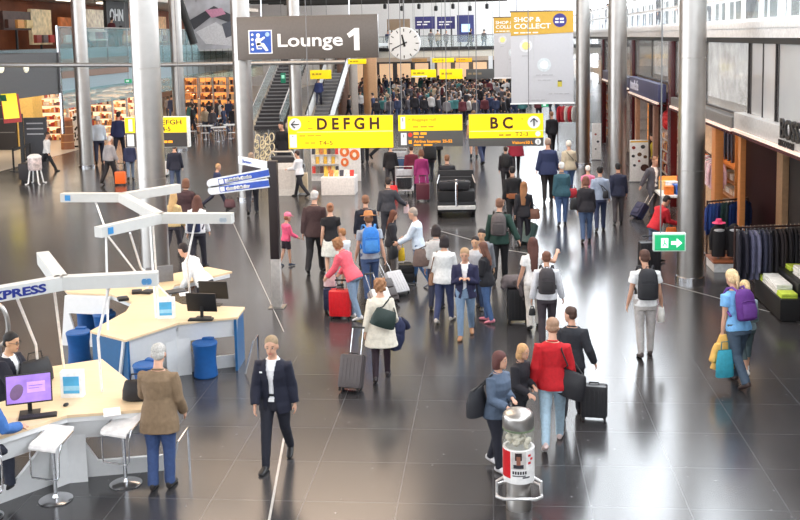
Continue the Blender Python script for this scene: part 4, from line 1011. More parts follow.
q = at_z(-16, 515); person('person in a blue shirt seated at the left picture edge', q, 1.72, -8, ((66, 112, 178), 'long'), ((45, 48, 62), 'trousers'), hair=((60, 45, 38), 'short'),
       arms=((20, 14, 50, 0), (14, 20, 62, 0)), sit=(72, 65, .80), lean=8)
# woman with cream cardigan
wc = P('woman in a long cream cardigan walking away with a grey trolley case', (382, 379), 279, 4, ((226, 217, 200), 'cardigan'), ((44, 28, 38), 'leggings'), ((150, 106, 72), 'curly'),
       female=True, arms=((-8, 12, 8, 0), (4, 14, 55, 0)), stride=14, fat=1.08, shoes=(40, 30, 32))
bag('dark green shoulder bag across the back of the woman in the cream cardigan', wc['T'](.07, -.24, .22), 6, .40, .28, .14, (36, 52, 48), [wc['T'](.05, -.17, .40), wc['T'](.14, -.12, .50), wc['T'](.17, -.02, .54), wc['T'](.2, .08, .40)], name='shoulder_bag', tilt=18)
c = wc['Rwrist']; e = empty('folded_coat', c, .3, 'navy coat draped over the right arm of the woman in cream', 'coat')
b = B(); b.loft([((-.02, .0, .06), (.10, 0, 0), (0, .09, 0)), ((0, -.02, -.05), (.15, 0, 0), (0, .10, 0)), ((.0, -.03, -.30), (.13, 0, 0), (0, .09, 0)), ((-.02, -.02, -.46), (.09, 0, 0), (0, .07, 0))], 16)
remesh('coat_body', b, mat((36, 42, 74), .8, bump=.2), e, .012, 2, .010, 3); b = B(); b.tube([(.08, 0, .02), (.16, .02, -.06), (.2, .03, -.14)], [.05, .055, .05], 10); b.done('sleeve', mat((28, 32, 58), .8), e)
suitcase('grey-brown trolley case pulled by the woman in the cream cardigan', at_z(350, 392), -12, .36, .23, .56, (84, 76, 76), .42, -22)
# red case group
K = P('woman in a pink jacket bending over the red suitcase', (354, 319), 236, 62, ((238, 98, 112), 'jacket'), ((120, 146, 178), 'jeans'), ((150, 104, 68), 'curly'), female=True, lean=30, stride=8,
      arms=((52, 8, 20, 0), (46, 6, 30, 0)), shoes=(225, 220, 220), head=(10, 12))
suitcase('bright red suitcase standing in front of the woman in pink', at_z(341, 318), -4, .42, .26, .56, (222, 32, 40), .16, 0, rough=.35)
suitcase('dark blue suitcase behind the bright red suitcase', at_z(333, 312), 0, .34, .22, .50, (40, 48, 78), .0, 0, soft=True)
bag('white and red carrier bag on top of the dark blue suitcase', at_z(331, 312)+Vector((0, 0, .64)), 10, .26, .24, .14, (220, 190, 190), name='carrier_bag')
P('boy in a white shirt half hidden behind the woman in pink', (346, 288), 229, 60, ((224, 228, 232), 'tee'), ((80, 84, 100), 'shorts'), ((160, 110, 70), 'short'), hs=1.1)
hm_ = P('person in a brown sun hat carrying a bright blue backpack', (371, 301), 213, 14, ((158, 165, 176), 'tee'), ((52, 80, 132), 'jeans'), ((120, 80, 50), 'hat'), arms=((6, 10, 20, 0), (-12, 12, 10, 0)), stride=10)
backpack('bright blue backpack on the person in the sun hat', hm_, (44, 118, 200), .34, .50, .2, accent=(70, 140, 210))
suitcase('white trolley case tilted behind the red suitcase', at_z(386, 316), 35, .38, .24, .56, (222, 218, 212), .40, -38)
suitcase('silver grey trolley case leaning beside the white one', at_z(402, 297), 40, .38, .25, .58, (196, 194, 196), .44, -42)
suitcase('brown-black trolley case leaning between the pale cases', at_z(393, 305), 38, .30, .22, .56, (64, 52, 50), .40, -40, soft=True)
P('small child in pink top and cap walking by the signpost', (287, 266), 215, -50, ((240, 96, 134), 'long'), ((44, 34, 44), 'shorts'), ((150, 100, 70), 'cap'), hs=1.25, stride=8, shoes=(60, 70, 90), arms=((10, 8, 30, 0), (20, 10, 40, 0)))
P('grey-haired man in a dark brown leather jacket walking away', (316, 272), 191, -4, ((70, 50, 50), 'jacket'), ((28, 26, 30), 'trousers'), ((198, 194, 190), 'short'), stride=14, hem=-.12, fat=1.05)
P('woman in a black top and white skirt beside the man in brown leather', (332, 276), 204, 6, ((30, 28, 32), 'tee'), ((226, 226, 216), 'skirt'), ((150, 100, 70), 'bun'), female=True, stride=10, shoes=(170, 185, 200))
P('broad man in black jacket beyond the blue backpack', (367, 268), 195, 2, ((24, 28, 44), 'jacket'), ((30, 32, 44), 'trousers'), ((130, 90, 66), 'short'), fat=1.18)
J = P('man in a charcoal sweater with white shirt tail holding papers', (389, 242), 177, -8, ((62, 62, 68), 'long'), ((38, 38, 46), 'trousers'), ((46, 34, 30), 'short'), arms=((-8, 10, 12, 0), (14, 30, 42, 0)), fat=1.08)
bag('sheet of white and pink paper in the hand of the man in charcoal', J['Rhand']+Vector((0, 0, -.08)), 10, .16, .24, .02, (235, 205, 205), name='paper_sheet', cat='paper')
N_ = P('woman in a short black jacket facing right, seen from the side', (392, 277), 211, -82, ((38, 36, 42), 'jacket'), ((92, 84, 80), 'trousers'), ((96, 52, 34), 'long'), female=True, stride=5)
bag('small yellow bag held by the woman in the short black jacket', at_z(402, 277)+Vector((0, 0, .52)), 20, .16, .30, .08, (225, 185, 40), name='carrier_bag')
suitcase('black case on the floor next to the yellow bag', at_z(408, 284), 5, .40, .26, .46, (34, 32, 34), .0, 0, soft=True)
O_ = P('grey-haired man in a pale shirt turned to the left', (419, 286), 208, 78, ((216, 226, 238), 'long'), ((48, 92, 150), 'jeans'), ((160, 146, 134), 'short'), arms=((34, 6, 34, 0), (30, 10, 44, 0)), stride=12, lean=6, shoes=(130, 130, 136))
bag('black bag hanging from the hand of the man in the pale shirt', O_['Lhand']+Vector((-.04, 0, -.16)), 70, .36, .28, .16, (22, 21, 24), name='holdall')
P_ = P('woman in a grey sweater with a big brown bag, seen from behind', (437, 309), 226, -4, ((192, 190, 188), 'long'), ((46, 50, 78), 'jeans'), ((40, 28, 28), 'bob'), female=True, stride=8)
bag('big brown leather tote on the arm of the woman in grey', P_['T'](-.26, -.06, .18), 20, .44, .34, .20, (104, 84, 76), [P_['T'](-.20, -.08, .42), P_['T'](-.15, -.02, .53), P_['T'](-.19, .08, .40)], name='tote_bag')
Q_ = P('dark-haired woman in a loose white sweater, seen from behind', (445, 322), 236, -14, ((224, 224, 222), 'loose'), ((54, 66, 116), 'jeans'), ((34, 24, 26), 'bob'), female=True, stride=12, fat=1.08, shoes=(200, 190, 180), arms=((0, 10, 20, 0), (22, 8, 80, 20)))
bag('tan shoulder bag hanging behind the woman in the white sweater', Q_['T'](-.24, -.02, -.02), 70, .26, .24, .12, (152, 112, 84), [Q_['T'](-.19, -.1, .4), Q_['T'](-.14, -.02, .53), Q_['T'](-.18, .1, .4)], name='shoulder_bag')
P('fair man in navy jacket and white tee facing us with clasped hands', (466, 337), 247, 178, ((38, 38, 68), 'open'), ((112, 144, 182), 'jeans'), ((170, 138, 104), 'short'), arms=((12, 8, 112, 55), (12, 8, 112, 55)), stride=13, shoes=(156, 110, 76), head=(0, 10), grip=(.9, .9))
P('dark-haired man standing behind the fair man, facing us', (483, 306), 229, 172, ((120, 122, 128), 'jacket'), ((50, 52, 66), 'trousers'), ((28, 24, 26), 'short'), skin='asian', stride=3)
P('boy in a pale grey top just in front of the dark-haired man', (477, 311), 237, 165, ((196, 196, 200), 'tee'), ((60, 84, 130), 'jeans'), ((36, 28, 28), 'short'), skin='asian', stride=4, hs=1.06)
P('long-haired girl in a black jacket and blue jeans facing left', (487, 322), 243, 68, ((32, 32, 38), 'jacket'), ((62, 100, 160), 'jeans'), ((98, 62, 48), 'long'), female=True, stride=5, arms=((10, 6, 80, 25), (10, 6, 85, 25)), shoes=(214, 130, 146))
V_ = P('man in a dark green jacket with backpack pulling a green case', (500, 281), 199, -6, ((34, 62, 54), 'jacket'), ((28, 27, 30), 'trousers'), ((120, 84, 66), 'short'), arms=((-4, 12, 15, 0), (-14, 26, 6, 0)), stride=12)
backpack('grey-brown backpack on the man in the green jacket', V_, (94, 86, 86), .32, .46, .16)
suitcase('dark green suitcase behind the man in the green jacket', at_z(524, 245), -38, .40, .26, .60, (70, 92, 88), .40, -28)
W_ = P('woman with long brown hair and black coat carrying a brown bag', (524, 246), 182, -8, ((30, 28, 34), 'jacket'), ((34, 32, 40), 'trousers'), ((140, 94, 58), 'longer'), female=True, stride=12)
bag('brown leather handbag of the woman with long brown hair', W_['T'](.26, .0, -.02), 0, .34, .26, .16, (110, 72, 56), [W_['T'](.2, -.06, .3), W_['T'](.18, .06, .3)], name='handbag')
X_ = P('person all in black with an orange waist strap walking away', (513, 230), 167, 4, ((24, 23, 26), 'jacket'), ((24, 23, 26), 'trousers'), ((34, 28, 28), 'short'), stride=10)
b = B(); e = empty('waist_bag', X_['T'](0, -.02, .06), 0, 'orange-brown waist strap bag around the person in black', 'bag'); b.loft([((0, 0, -.05), (.22, 0, 0), (0, .165, 0)), ((0, 0, .05), (.22, 0, 0), (0, .165, 0))], 24, caps=False); b.done('strap', mat((176, 110, 66), .6), e); B().box(-.12, .12, -.24, -.15, -.07, .07, .03).done('pouch', mat((150, 88, 52), .6), e)
Y_ = P('man with a black backpack in front of the person in black', (506, 192), 146, 0, ((44, 42, 48), 'jacket'), ((34, 33, 38), 'trousers'), ((60, 44, 36), 'short'))
backpack('black backpack on the man beyond the orange waist strap', Y_, (28, 27, 30), .34, .5, .2)
P('heavy grey-haired man in a navy jacket and black trousers', (548, 201), 138, -3, ((42, 52, 88), 'jacket'), ((28, 26, 30), 'trousers'), ((170, 150, 136), 'short'), fat=1.25, arms=((-10, 14, 10, 0), (10, 14, 15, 0)), stride=14, hem=-.16)
A2 = P('white-haired woman in beige with a strap across her back', (569, 194), 140, 2, ((196, 184, 160), 'jacket'), ((78, 116, 178), 'jeans'), ((232, 226, 214), 'short'), female=True, fat=1.2)
bag('small dark shoulder bag on the woman in beige', A2['T'](.2, -.02, .05), 0, .2, .2, .1, (60, 56, 66), [A2['T'](.12, -.17, .25), A2['T'](-.06, -.15, .46), A2['T'](-.12, 0, .53)], name='shoulder_bag')
A3 = P('white-haired woman in a teal jacket and blue jeans', (562, 225), 163, 0, ((54, 90, 102), 'jacket'), ((72, 108, 168), 'jeans'), ((236, 232, 226), 'short'), female=True, fat=1.22, shoes=(40, 44, 56), stride=8)
bag('red handbag held by the woman in the teal jacket', A3['T'](.30, .04, -.02), 20, .30, .26, .14, (178, 36, 48))
A4 = P('auburn-haired woman in a black leather jacket and jeans', (586, 242), 177, -2, ((40, 38, 44), 'jacket'), ((70, 98, 146), 'jeans'), ((120, 76, 60), 'bob'), female=True, fat=1.15, stride=9)
bag('black shoulder bag on the woman in the leather jacket', A4['T'](-.27, -.04, .12), 20, .32, .30, .16, (26, 25, 28), [A4['T'](-.2, -.06, .4), A4['T'](-.15, 0, .53)], name='shoulder_bag')
P('small white-haired person in a pink top beyond the leather jacket', (588, 216), 165, 0, ((234, 130, 164), 'tee'), ((80, 90, 120), 'trousers'), ((236, 230, 222), 'short'), female=True)
A5 = P('dark-haired man in a grey and blue top with a strap', (600, 231), 167, -4, ((152, 164, 184), 'long'), ((40, 54, 96), 'jeans'), ((28, 24, 24), 'short'), stride=10)
bag('narrow black sling strap bag on the man in the grey and blue top', A5['T'](.14, -.17, .10), 0, .16, .20, .08, (30, 30, 36), [A5['T'](.04, -.16, .3), A5['T'](-.12, -.08, .5)], name='sling_bag')
P('dark-haired man in navy jacket and grey trousers near the menu board', (618, 224), 164, -4, ((42, 46, 68), 'jacket'), ((74, 70, 74), 'trousers'), ((26, 22, 22), 'short'), stride=7)
P('man in an open grey suit pulling a navy case by the shops', (653, 216), 157, -150, ((88, 86, 94), 'open'), ((92, 90, 98), 'trousers'), ((150, 110, 84), 'short'), arms=((-8, 8, 10, 0), (-16, 20, 5, 0)), stride=8, faceon=True)
suitcase('navy trolley case pulled by the man in the grey suit', at_z(635, 219), -60, .36, .24, .52, (46, 52, 84), .42, -36, soft=True)
AH = P('stooping man in a red jacket by the shop table', (655, 262), 194, -62, ((196, 36, 48), 'jacket'), ((84, 100, 136), 'jeans'), ((36, 30, 32), 'short'), lean=26, stride=6, arms=((40, 6, 50, 0), (40, 6, 55, 0)), head=(0, 20))
bag('orange paper bag held by the stooping man in red', at_z(671, 258)+Vector((0, 0, .62)), 10, .30, .26, .14, (244, 120, 40), name='paper_bag')
suitcase('tall black suitcase in front of the stooping man', at_z(649, 271), 6, .46, .30, .68, (32, 30, 34), .10, 0)
AI = P('woman with very long dark hair and white top raising her arm', (534, 328), 239, 4, ((236, 234, 232), 'tee'), ((214, 208, 200), 'trousers'), ((84, 48, 40), 'longer'), female=True, arms=((4, 14, 20, 0), (42, 64, 70, 0)), stride=8)
AJ = P('man in a pale grey sweater and dark trousers with black backpack', (547, 343), 253, -2, ((216, 216, 220), 'long'), ((58, 50, 56), 'trousers'), ((112, 72, 54), 'short'), arms=((-4, 12, 14, 0), (4, 14, 12, 0)), stride=9)
backpack('dark grey backpack on the man in the pale grey sweater', AJ, (62, 57, 60), .32, .48, .18)
bag('small black case in the left hand of the man in pale grey', AJ['Lhand']+Vector((0, 0, -.16)), 0, .12, .12, .08, (22, 22, 24), name='camera_bag')
suitcase('black suitcase under the rolled coat, left of the man in pale grey', at_z(518, 322), 4, .40, .27, .66, (28, 27, 30), .16, 0)
e = empty('rolled_coat', at_z(516, 322)+Vector((-.02, .05, .72)), .2, 'grey-brown coat slung over the black suitcase', 'coat'); b = B(); b.ell((0, 0, .05), (.27, .17, .13)); b.tube([(-.05, -.12, .1), (.08, -.17, -.1), (.14, -.18, -.36)], [.05, .05, .02], 10); b.tube([(-.18, -.05, .05), (-.26, -.1, -.05)], [.06, .04], 8)
remesh('coat_body', b, mat((96, 88, 90), .85, bump=.3), e, .012, 2, .014, 5)
AK = P('man in a bright red jacket and light jeans walking away', (553, 444), 318, -4, ((190, 26, 36), 'jacket'), ((158, 192, 214), 'jeans'), ((158, 124, 100), 'short'), arms=((-6, 11, 22, 0), (6, 13, 30, 10)), stride=17, shoes=(214, 190, 186), hem=-.10)
bag('large black shoulder bag on the hip of the man in red', AK['T'](.25, -.06, -.02), -25, .42, .34, .20, (32, 31, 36), [AK['T'](.2, -.15, .25), AK['T'](.12, -.13, .45), AK['T'](.10, .02, .55), AK['T'](.2, .12, .35)], name='shoulder_bag', tilt=14)
AL = P('man in a black jacket walking beside the man in red', (572, 416), 307, -12, ((42, 44, 50), 'jacket'), ((36, 36, 42), 'trousers'), ((74, 52, 42), 'short'), head=(62, 2), arms=((0, 10, 20, 0), (-6, 20, 30, 0)), stride=15, shoes=(46, 34, 34))
suitcase('black four-wheeled suitcase beside the man in the black jacket', at_z(594, 420), -8, .36, .25, .50, (30, 30, 34), .0, -6)
AM = P('auburn-haired woman in a grey-blue jacket behind the litter bin', (498, 469), 352, -128, ((82, 96, 116), 'jacket'), ((32, 34, 50), 'jeans'), ((88, 50, 46), 'bob'), female=True, fat=1.2, stride=8, shoes=(206, 202, 204), arms=((6, 8, 92, 35), (10, 10, 70, 20)), head=(14, 0), faceon=True)
bag('black shoulder bag behind the woman in the grey-blue jacket', AM['T'](.26, -.18, .12), 60, .38, .34, .2, (30, 30, 36), [AM['T'](.2, -.1, .42), AM['T'](.15, 0, .54)], name='shoulder_bag')
P('blonde woman in black beside the woman in grey-blue', (520, 446), 344, -125, ((36, 34, 40), 'jacket'), ((36, 34, 42), 'jeans'), ((196, 152, 104), 'bob'), female=True, stride=8, arms=((6, 8, 85, 35), (10, 8, 60, 20)), faceon=True)
AO = P('young traveller in white tee and pale trousers with a black backpack', (645, 356), 252, 2, ((238, 238, 238), 'tee'), ((190, 182, 178), 'jeans'), ((84, 56, 46), 'short'), stride=5, arms=((-2, 12, 16, 0), (2, 12, 16, 0)), shoes=(70, 58, 56))
backpack('black backpack on the young traveller in white', AO, (42, 42, 47), .33, .50, .17, accent=(34, 34, 38))
bag('white jacket hung from the hand of the young traveller in white', AO['Rhand']+Vector((.0, -.02, -.10)), 0, .12, .26, .1, (226, 222, 214), name='jacket', cat='jacket')
AP = P('blonde woman in a light blue tee with a purple backpack', (737, 384), 270, 22, ((124, 182, 232), 'tee'), ((66, 82, 100), 'trousers'), ((228, 198, 152), 'pony'), female=True, lean=12, stride=15, shoes=(64, 48, 46), arms=((6, 8, 6, 0), (20, 10, 80, 10)), fat=1.05)
backpack('purple backpack on the blonde woman', AP, (92, 40, 124), .32, .46, .2, accent=(108, 60, 140))
c = AP['Lhand']; e = empty('yellow_jacket', c, .3, 'mustard yellow jacket hanging from the hand of the blonde woman', 'jacket'); b = B(); b.loft([((0, 0, .05), (.05, 0, 0), (0, .05, 0)), ((0, 0, -.15), (.12, 0, 0), (0, .10, 0)), ((0, .05, -.5), (.17, 0, 0), (0, .10, 0))], 16); b.tube([(-.08, 0, -.1), (-.17, -.02, -.35)], [.06, .05], 10); b.tube([(.08, 0, -.1), (.16, -.02, -.5)], [.06, .04], 10)
remesh('jacket_body', b, mat((226, 180, 96), .8, bump=.3), e, .012, 2, .012, 9)
bag('turquoise bag held together with the mustard jacket', c+Vector((.0, -.15, -.36)), 15, .30, .42, .10, (64, 168, 190), name='carrier_bag')
AQ = P('child walking just beyond the blonde woman, in dark capri trousers', (745, 373), 283, 12, ((150, 170, 178), 'tee'), ((74, 90, 94), 'capri'), ((220, 190, 140), 'pony'), female=True, hs=1.08, stride=10, shoes=(225, 222, 220))
backpack('grey-green backpack on the child beyond the purple backpack', AQ, (120, 138, 140), .28, .40, .16)
# left side of the hall
P('man in a white shirt striding to the right on the far left', (48, 171), 130, -88, ((236, 236, 236), 'long'), ((30, 30, 36), 'trousers'), ((60, 44, 38), 'short'), stride=30)
P('grey-haired person in a grey top holding the orange suitcase', (111, 184), 136, -30, ((160, 156, 158), 'long'), ((34, 32, 36), 'trousers'), ((200, 196, 190), 'short'), stride=14)
suitcase('orange suitcase left of the thick steel column', at_z(121, 185), 8, .40, .27, .52, (246, 110, 36), .30, 0)
P('person in navy and jeans beside the orange suitcase', (131, 180), 139, 20, ((46, 52, 84), 'jacket'), ((110, 130, 160), 'jeans'), ((70, 50, 40), 'short'))
P('white-haired person in pale blue behind the left columns', (100, 164), 114, 20, ((200, 212, 226), 'long'), ((40, 44, 66), 'trousers'), ((230, 226, 220), 'short'))
P('person in dark blue walking away near the thick column', (120, 158), 108, 0, ((40, 48, 88), 'jacket'), ((34, 36, 48), 'trousers'), ((40, 30, 28), 'short'))
BF = P('brown-haired woman in dark clothes beyond the white overhead sign', (188, 246), 178, 0, ((66, 44, 48), 'jacket'), ((34, 32, 38), 'trousers'), ((112, 74, 54), 'bob'), female=True, fat=1.15)
bag('brown shoulder bag of the woman beyond the overhead sign', BF['T'](.28, -.03, .15), 0, .34, .36, .2, (96, 62, 54), [BF['T'](.2, -.05, .42), BF['T'](.15, 0, .54)], name='shoulder_bag')
BG = P('auburn woman in a white hooded top walking behind the rear counter', (199, 268), 196, -4, ((232, 232, 234), 'long'), ((42, 40, 50), 'trousers'), ((96, 58, 46), 'long'), female=True, stride=12)
backpack('navy backpack on the auburn woman in the white top', BG, (38, 46, 84), .32, .42, .16, dz=-.12)
P('thin person in beige walking behind the overhead sign', (175, 258), 192, -10, ((206, 180, 132), 'long'), ((60, 56, 64), 'leggings'), ((196, 160, 110), 'long'), female=True, stride=16)
P('dark-haired woman in white stooping over the rear counter', (206, 330), 259, 72, ((238, 236, 234), 'long'), ((42, 40, 48), 'trousers'), ((40, 28, 28), 'short'), female=True, lean=38, stride=4, arms=((30, 6, 40, 0), (30, 6, 40, 0)), H=1.74)
P('fair man in navy striding past the finger boards', (218, 209), 162, -62, ((42, 50, 84), 'jacket'), ((40, 42, 60), 'trousers'), ((190, 150, 110), 'short'), stride=26)
bag('dark red holdall carried low by the fair man in navy', at_z(230, 211)+Vector((0, 0, .25)), -20, .42, .26, .2, (84, 50, 56), name='holdall')
P('dark-clothed man in jeans under the dark departures sign', (176, 192), 143, 10, ((36, 38, 54), 'jacket'), ((66, 82, 120), 'jeans'), ((50, 38, 34), 'short'))
suitcase('white suitcase under the dark departures sign', at_z(163, 176), 0, .44, .28, .60, (232, 232, 232), .20, 0)
P('person in dark trousers under the left end of the departures sign', (160, 168), 118, 0, ((60, 58, 62), 'jacket'), ((52, 52, 62), 'trousers'), ((40, 32, 30), 'short'))
P('standing person in dark trousers behind the finger boards', (253, 214), 152, 10, ((70, 66, 74), 'jacket'), ((40, 40, 48), 'trousers'), ((150, 130, 112), 'short'))
P('attendant in dark vest and white sleeves at the white kiosk', (300, 197), 150, 70, ((226, 226, 230), 'long'), ((32, 31, 38), 'trousers'), ((60, 44, 40), 'short'), arms=((26, 6, 60, 0), (20, 6, 50, 0)))
P('person in black standing behind the kiosk, left of the yellow sign', (284, 172), 121, 150, ((26, 26, 32), 'coat'), ((30, 30, 36), 'trousers'), ((34, 28, 28), 'short'))
# middle distance
P('person in a maroon coat next to the magenta coat', (412, 192), 145, 0, ((98, 28, 46), 'coat'), ((60, 60, 80), 'trousers'), ((70, 50, 40), 'short'))
CB = P('person in a magenta coat and grey trousers', (422, 199), 149, 0, ((140, 38, 98), 'coat'), ((176, 172, 176), 'trousers'), ((110, 70, 50), 'bob'), female=True)
backpack('black bulky backpack right of the magenta coat', P('person hidden behind a bulky black backpack', (430, 182), 138, 10, ((60, 50, 56), 'jacket'), ((70, 70, 80), 'trousers'), ((60, 46, 40), 'short')), (24, 23, 27), .5, .6, .3)
suitcase('maroon suitcase behind the magenta coat', at_z(423, 201), 4, .44, .28, .58, (96, 44, 56), .24, 0)
P('man in black standing behind the luggage trolley', (391, 189), 143, -10, ((30, 28, 32), 'jacket'), ((52, 50, 56), 'trousers'), ((66, 46, 40), 'short'))
bag('bright red bag beside the man in black', at_z(391, 196)+Vector((.1, -.3, .21)), 0, .36, .4, .2, (224, 34, 40), name='carrier_bag')
P('person in black walking between the two right yellow signs', (436, 166), 110, -4, ((28, 26, 30), 'coat'), ((28, 27, 31), 'leggings'), ((60, 40, 34), 'long'), female=True)
P('person in dark blue trousers below the BC sign', (482, 165), 112, 20, ((80, 84, 96), 'jacket'), ((48, 58, 90), 'trousers'), ((50, 40, 36), 'short'))
P('person in beige shorts below the left end of the BC sign', (474, 158), 110, 0, ((200, 196, 190), 'tee'), ((196, 150, 120), 'shorts'), ((120, 90, 60), 'short'))
P('woman in a red coat and black tights below the BC sign', (516, 173), 118, 4, ((150, 36, 56), 'coat'), ((36, 32, 38), 'leggings'), ((60, 40, 36), 'long'), female=True)
P('man in black right of the BC sign', (552, 153), 111, 8, ((30, 30, 36), 'jacket'), ((32, 31, 36), 'trousers'), ((150, 110, 84), 'short'))
P('walking person in black trousers under the DEFGH sign', (384, 160), 112, -40, ((50, 48, 56), 'jacket'), ((30, 29, 34), 'trousers'), ((60, 46, 40), 'short'), stride=28)
P('person in dark clothes under the right end of the DEFGH sign', (365, 163), 113, 10, ((58, 60, 74), 'jacket'), ((34, 33, 40), 'trousers'), ((60, 46, 40), 'short'))
# ---- far crowd: a few figures copied many times
random.seed(21)
cols = [((34, 32, 38), (40, 40, 52)), ((70, 66, 72), (50, 58, 84)), ((120, 116, 120), (40, 42, 56)), ((48, 56, 84), (60, 76, 110)), ((196, 192, 190), (58, 60, 72)), ((92, 40, 48), (36, 36, 44)), ((60, 110, 110), (44, 46, 60)), ((170, 150, 126), (52, 54, 66))]
word = ['black', 'dark grey', 'grey', 'navy', 'white', 'maroon', 'teal', 'beige']
protos = []
for i, (t, bt) in enumerate(cols):
    a = person('far traveller in a %s top in the crowd beyond the yellow signs' % word[i], (-8+1.3*i, 99, 0), 1.72, random.choice((0, 10, -15, 180)), (t, 'jacket'), (bt, 'trousers'), hair=((46, 36, 32), 'short') if i % 2 else ((60, 44, 36), 'bob'), vox=.04, female=i % 3 == 1, group='far crowd in %s tops' % word[i], faceon=False)
    protos.append(a['e'])
def scatter(n, fx, zlev=0., label=None, group=None):
    for k in range(n):
        pos = fx(k); i = int(random.random()**1.5*8)
        c = copy_tree(protos[i]); c.location = pos; c.rotation_euler.z = random.choice((0, 0, 0, PI, 1.5, -1.5))+random.uniform(-.4, .4); h = random.uniform(.94, 1.06); c.scale = (h, h, h)
        if label: c['label'] = label % word[i]; c['group'] = group % word[i]
taken = [Vector((o.location.x, o.location.y, 0)) for o in list(col.objects) if o.name.startswith('person') and o.location.y > 20]
taken += [Vector((o.location.x, o.location.y, 0)) for o in list(col.objects) if o.name.startswith('steel_column')]+[at_z(x, y)+Vector((dx, 0, 0)) for x, y in ((206, 139), (219, 141), (231, 138), (212, 131), (226, 130)) for dx in (-.7, 0, .7)]+[at_z(455, 218), at_z(403, 193), at_z(400, 172), at_z(331, 118), at_z(344, 118), at_z(353, 116), at_z(371, 114)]
def free(px, py, z=0, d=.72):
    for _ in range(60):
        q = at_z(px(), py(), z)
        if all((q-t).length > d for t in taken): break
    taken.append(q); return q
scatter(225, lambda k: free(lambda: random.gauss(452, 40) if random.random() < .8 else random.uniform(345, 530), lambda: 90+34*random.random()))
# people on the far bridge, in the left shops and the cafe
scatter(9, lambda k: Vector((at_Y((392, 407, 417, 431, 438, 446, 484, 470, 388)[k], 40, YF+1.2+.3*(k % 3)).x, YF+1.2+.3*(k % 3), zf)), 0, 'far person in a %s top standing on the bridge behind the clock', 'people on the far bridge in %s tops')
scatter(13, lambda k: free(lambda: random.uniform(186, 236), lambda: random.uniform(125, 142), 0, .9), 0, 'far person in a %s top at the cafe behind the left columns', 'people by the cafe in %s tops')
scatter(10, lambda k: Vector((random.uniform(-23.2, -21.6), 51.5+2.6*k+random.uniform(-.5, .5), .004)), 0, 'far person in a %s top inside the lit shops on the left', 'people in the left shops in %s tops')
scatter(8, lambda k: Vector((random.uniform(-23.5, -21.5), random.uniform(50, 78), 5.15)), 0, 'far person in a %s top behind the left glass balustrade', 'people on the left upper walkway in %s tops')
scatter(10, lambda k: Vector((6.6+.8*random.random(), 15+6.0*k+random.uniform(-1, 1), 5.4)), 0, 'person in a %s top in the gallery above the right shops', 'people in the right gallery in %s tops')
# ------------------------------------------------------------------ litter bin
q = at_z(519, 507); lb = empty('litter_bin', q, 0, 'round steel litter bin with clear drum and red poster in the foreground', 'litter bin')
B().lathe([(.165, 0), (.165, .16), (.16, .17), (.155, .40), (.165, .41), (.165, .44)], 40).done('base', STEEL, lb)
B().lathe([(.205, .40), (.205, .84), (.20, .845), (.17, .845), (.17, .40)], 40).done('drum', mat((242, 240, 238), .3, coat=.4), lb)
B().lathe([(.195, .84), (.200, .85), (.200, 1.08), (.19, 1.085)], 40).done('clear_collar', glass((214, 218, 206), .2, .1), lb)
b = B()
random.seed(3)
for k in range(34):
    a = random.uniform(0, 2*PI); r_ = random.uniform(.03, .15); b.ell((r_*math.cos(a), r_*math.sin(a), random.uniform(.88, 1.02)), (random.uniform(.03, .06), random.uniform(.02, .05), random.uniform(.02, .05)), 8, 6, Euler((a, a*2, 0)).to_matrix())
o = b.done('litter', mat((214, 206, 186), .7, var=.35, scale=9), lb); o['kind'] = 'stuff'
B().lathe([(.200, 1.08), (.206, 1.085), (.206, 1.10), (.20, 1.105)], 40).done('green_band', mat((104, 120, 92), .5), lb)
B().lathe([(.200, 1.10), (.203, 1.105), (.203, 1.23), (.195, 1.27), (.16, 1.305), (.09, 1.325), (.01, 1.33)], 40).done('lid', mat((186, 182, 178), .3, .85, .05), lb)
def wrap(name, a0, a1, z0, z1, R_, m):
    b = B(); n = 14
    for k in range(n):
        t0 = math.radians(a0+(a1-a0)*k/n); t1 = math.radians(a0+(a1-a0)*(k+1)/n)
        b.slab([(R_*math.sin(t0), -R_*math.cos(t0), z0), (R_*math.sin(t1), -R_*math.cos(t1), z0), (R_*math.sin(t1), -R_*math.cos(t1), z1), (R_*math.sin(t0), -R_*math.cos(t0), z1)], (.002*math.sin(t0), -.002*math.cos(t0), 0))
    return b.done(name, m, lb, False)
wrap('red_panel', -80, -32, .47, .83, .205, mat((205, 24, 34), .4)); wrap('portrait_panel', -28, 26, .60, .835, .205, mat((206, 200, 196), .5))
wrap('portrait_hair', -14, 10, .72, .82, .208, mat((44, 32, 32), .5)); wrap('portrait_face', -9, 5, .66, .775, .2095, mat((150, 96, 76), .5)); wrap('portrait_shoulders', -20, 16, .615, .665, .2085, mat((40, 40, 48), .5))
for k in range(6): wrap('print_block', -24+9*k, -18+9*k, .535, .575, .206, mat((40, 38, 42), .5))
wrap('print_line', -24, 24, .505, .52, .206, mat((90, 88, 92), .5)); wrap('print_line', 12, 40, .48, .50, .206, mat((90, 88, 92), .5))
for k in range(3): wrap('red_mark', 34+10*(k % 2), 46+10*(k % 2), .66+.05*k, .69+.05*k, .206, mat((210, 40, 50), .5))
b = B(); Rr = .285; pts = []
for x, y in ((-1, -.72), (-.72, -1), (.72, -1), (1, -.72), (1, .72), (.72, 1), (-.72, 1), (-1, .72)): pts.append((x*Rr, y*Rr*.85, .225))
b.tube(pts+[pts[0]], .022, 10); 
b.done('guard_rail', mat((215, 213, 212), .25, .6), lb)
b = B()
for sx in (-1, 1): b.tube([(sx*.285, -.1, .23), (sx*.285, -.1, .40), (sx*.19, -.02, .42)], .018, 8)
b.done('guard_bracket', mat((215, 213, 212), .25, .6), lb)

lb.scale = (.88, .88, .87)
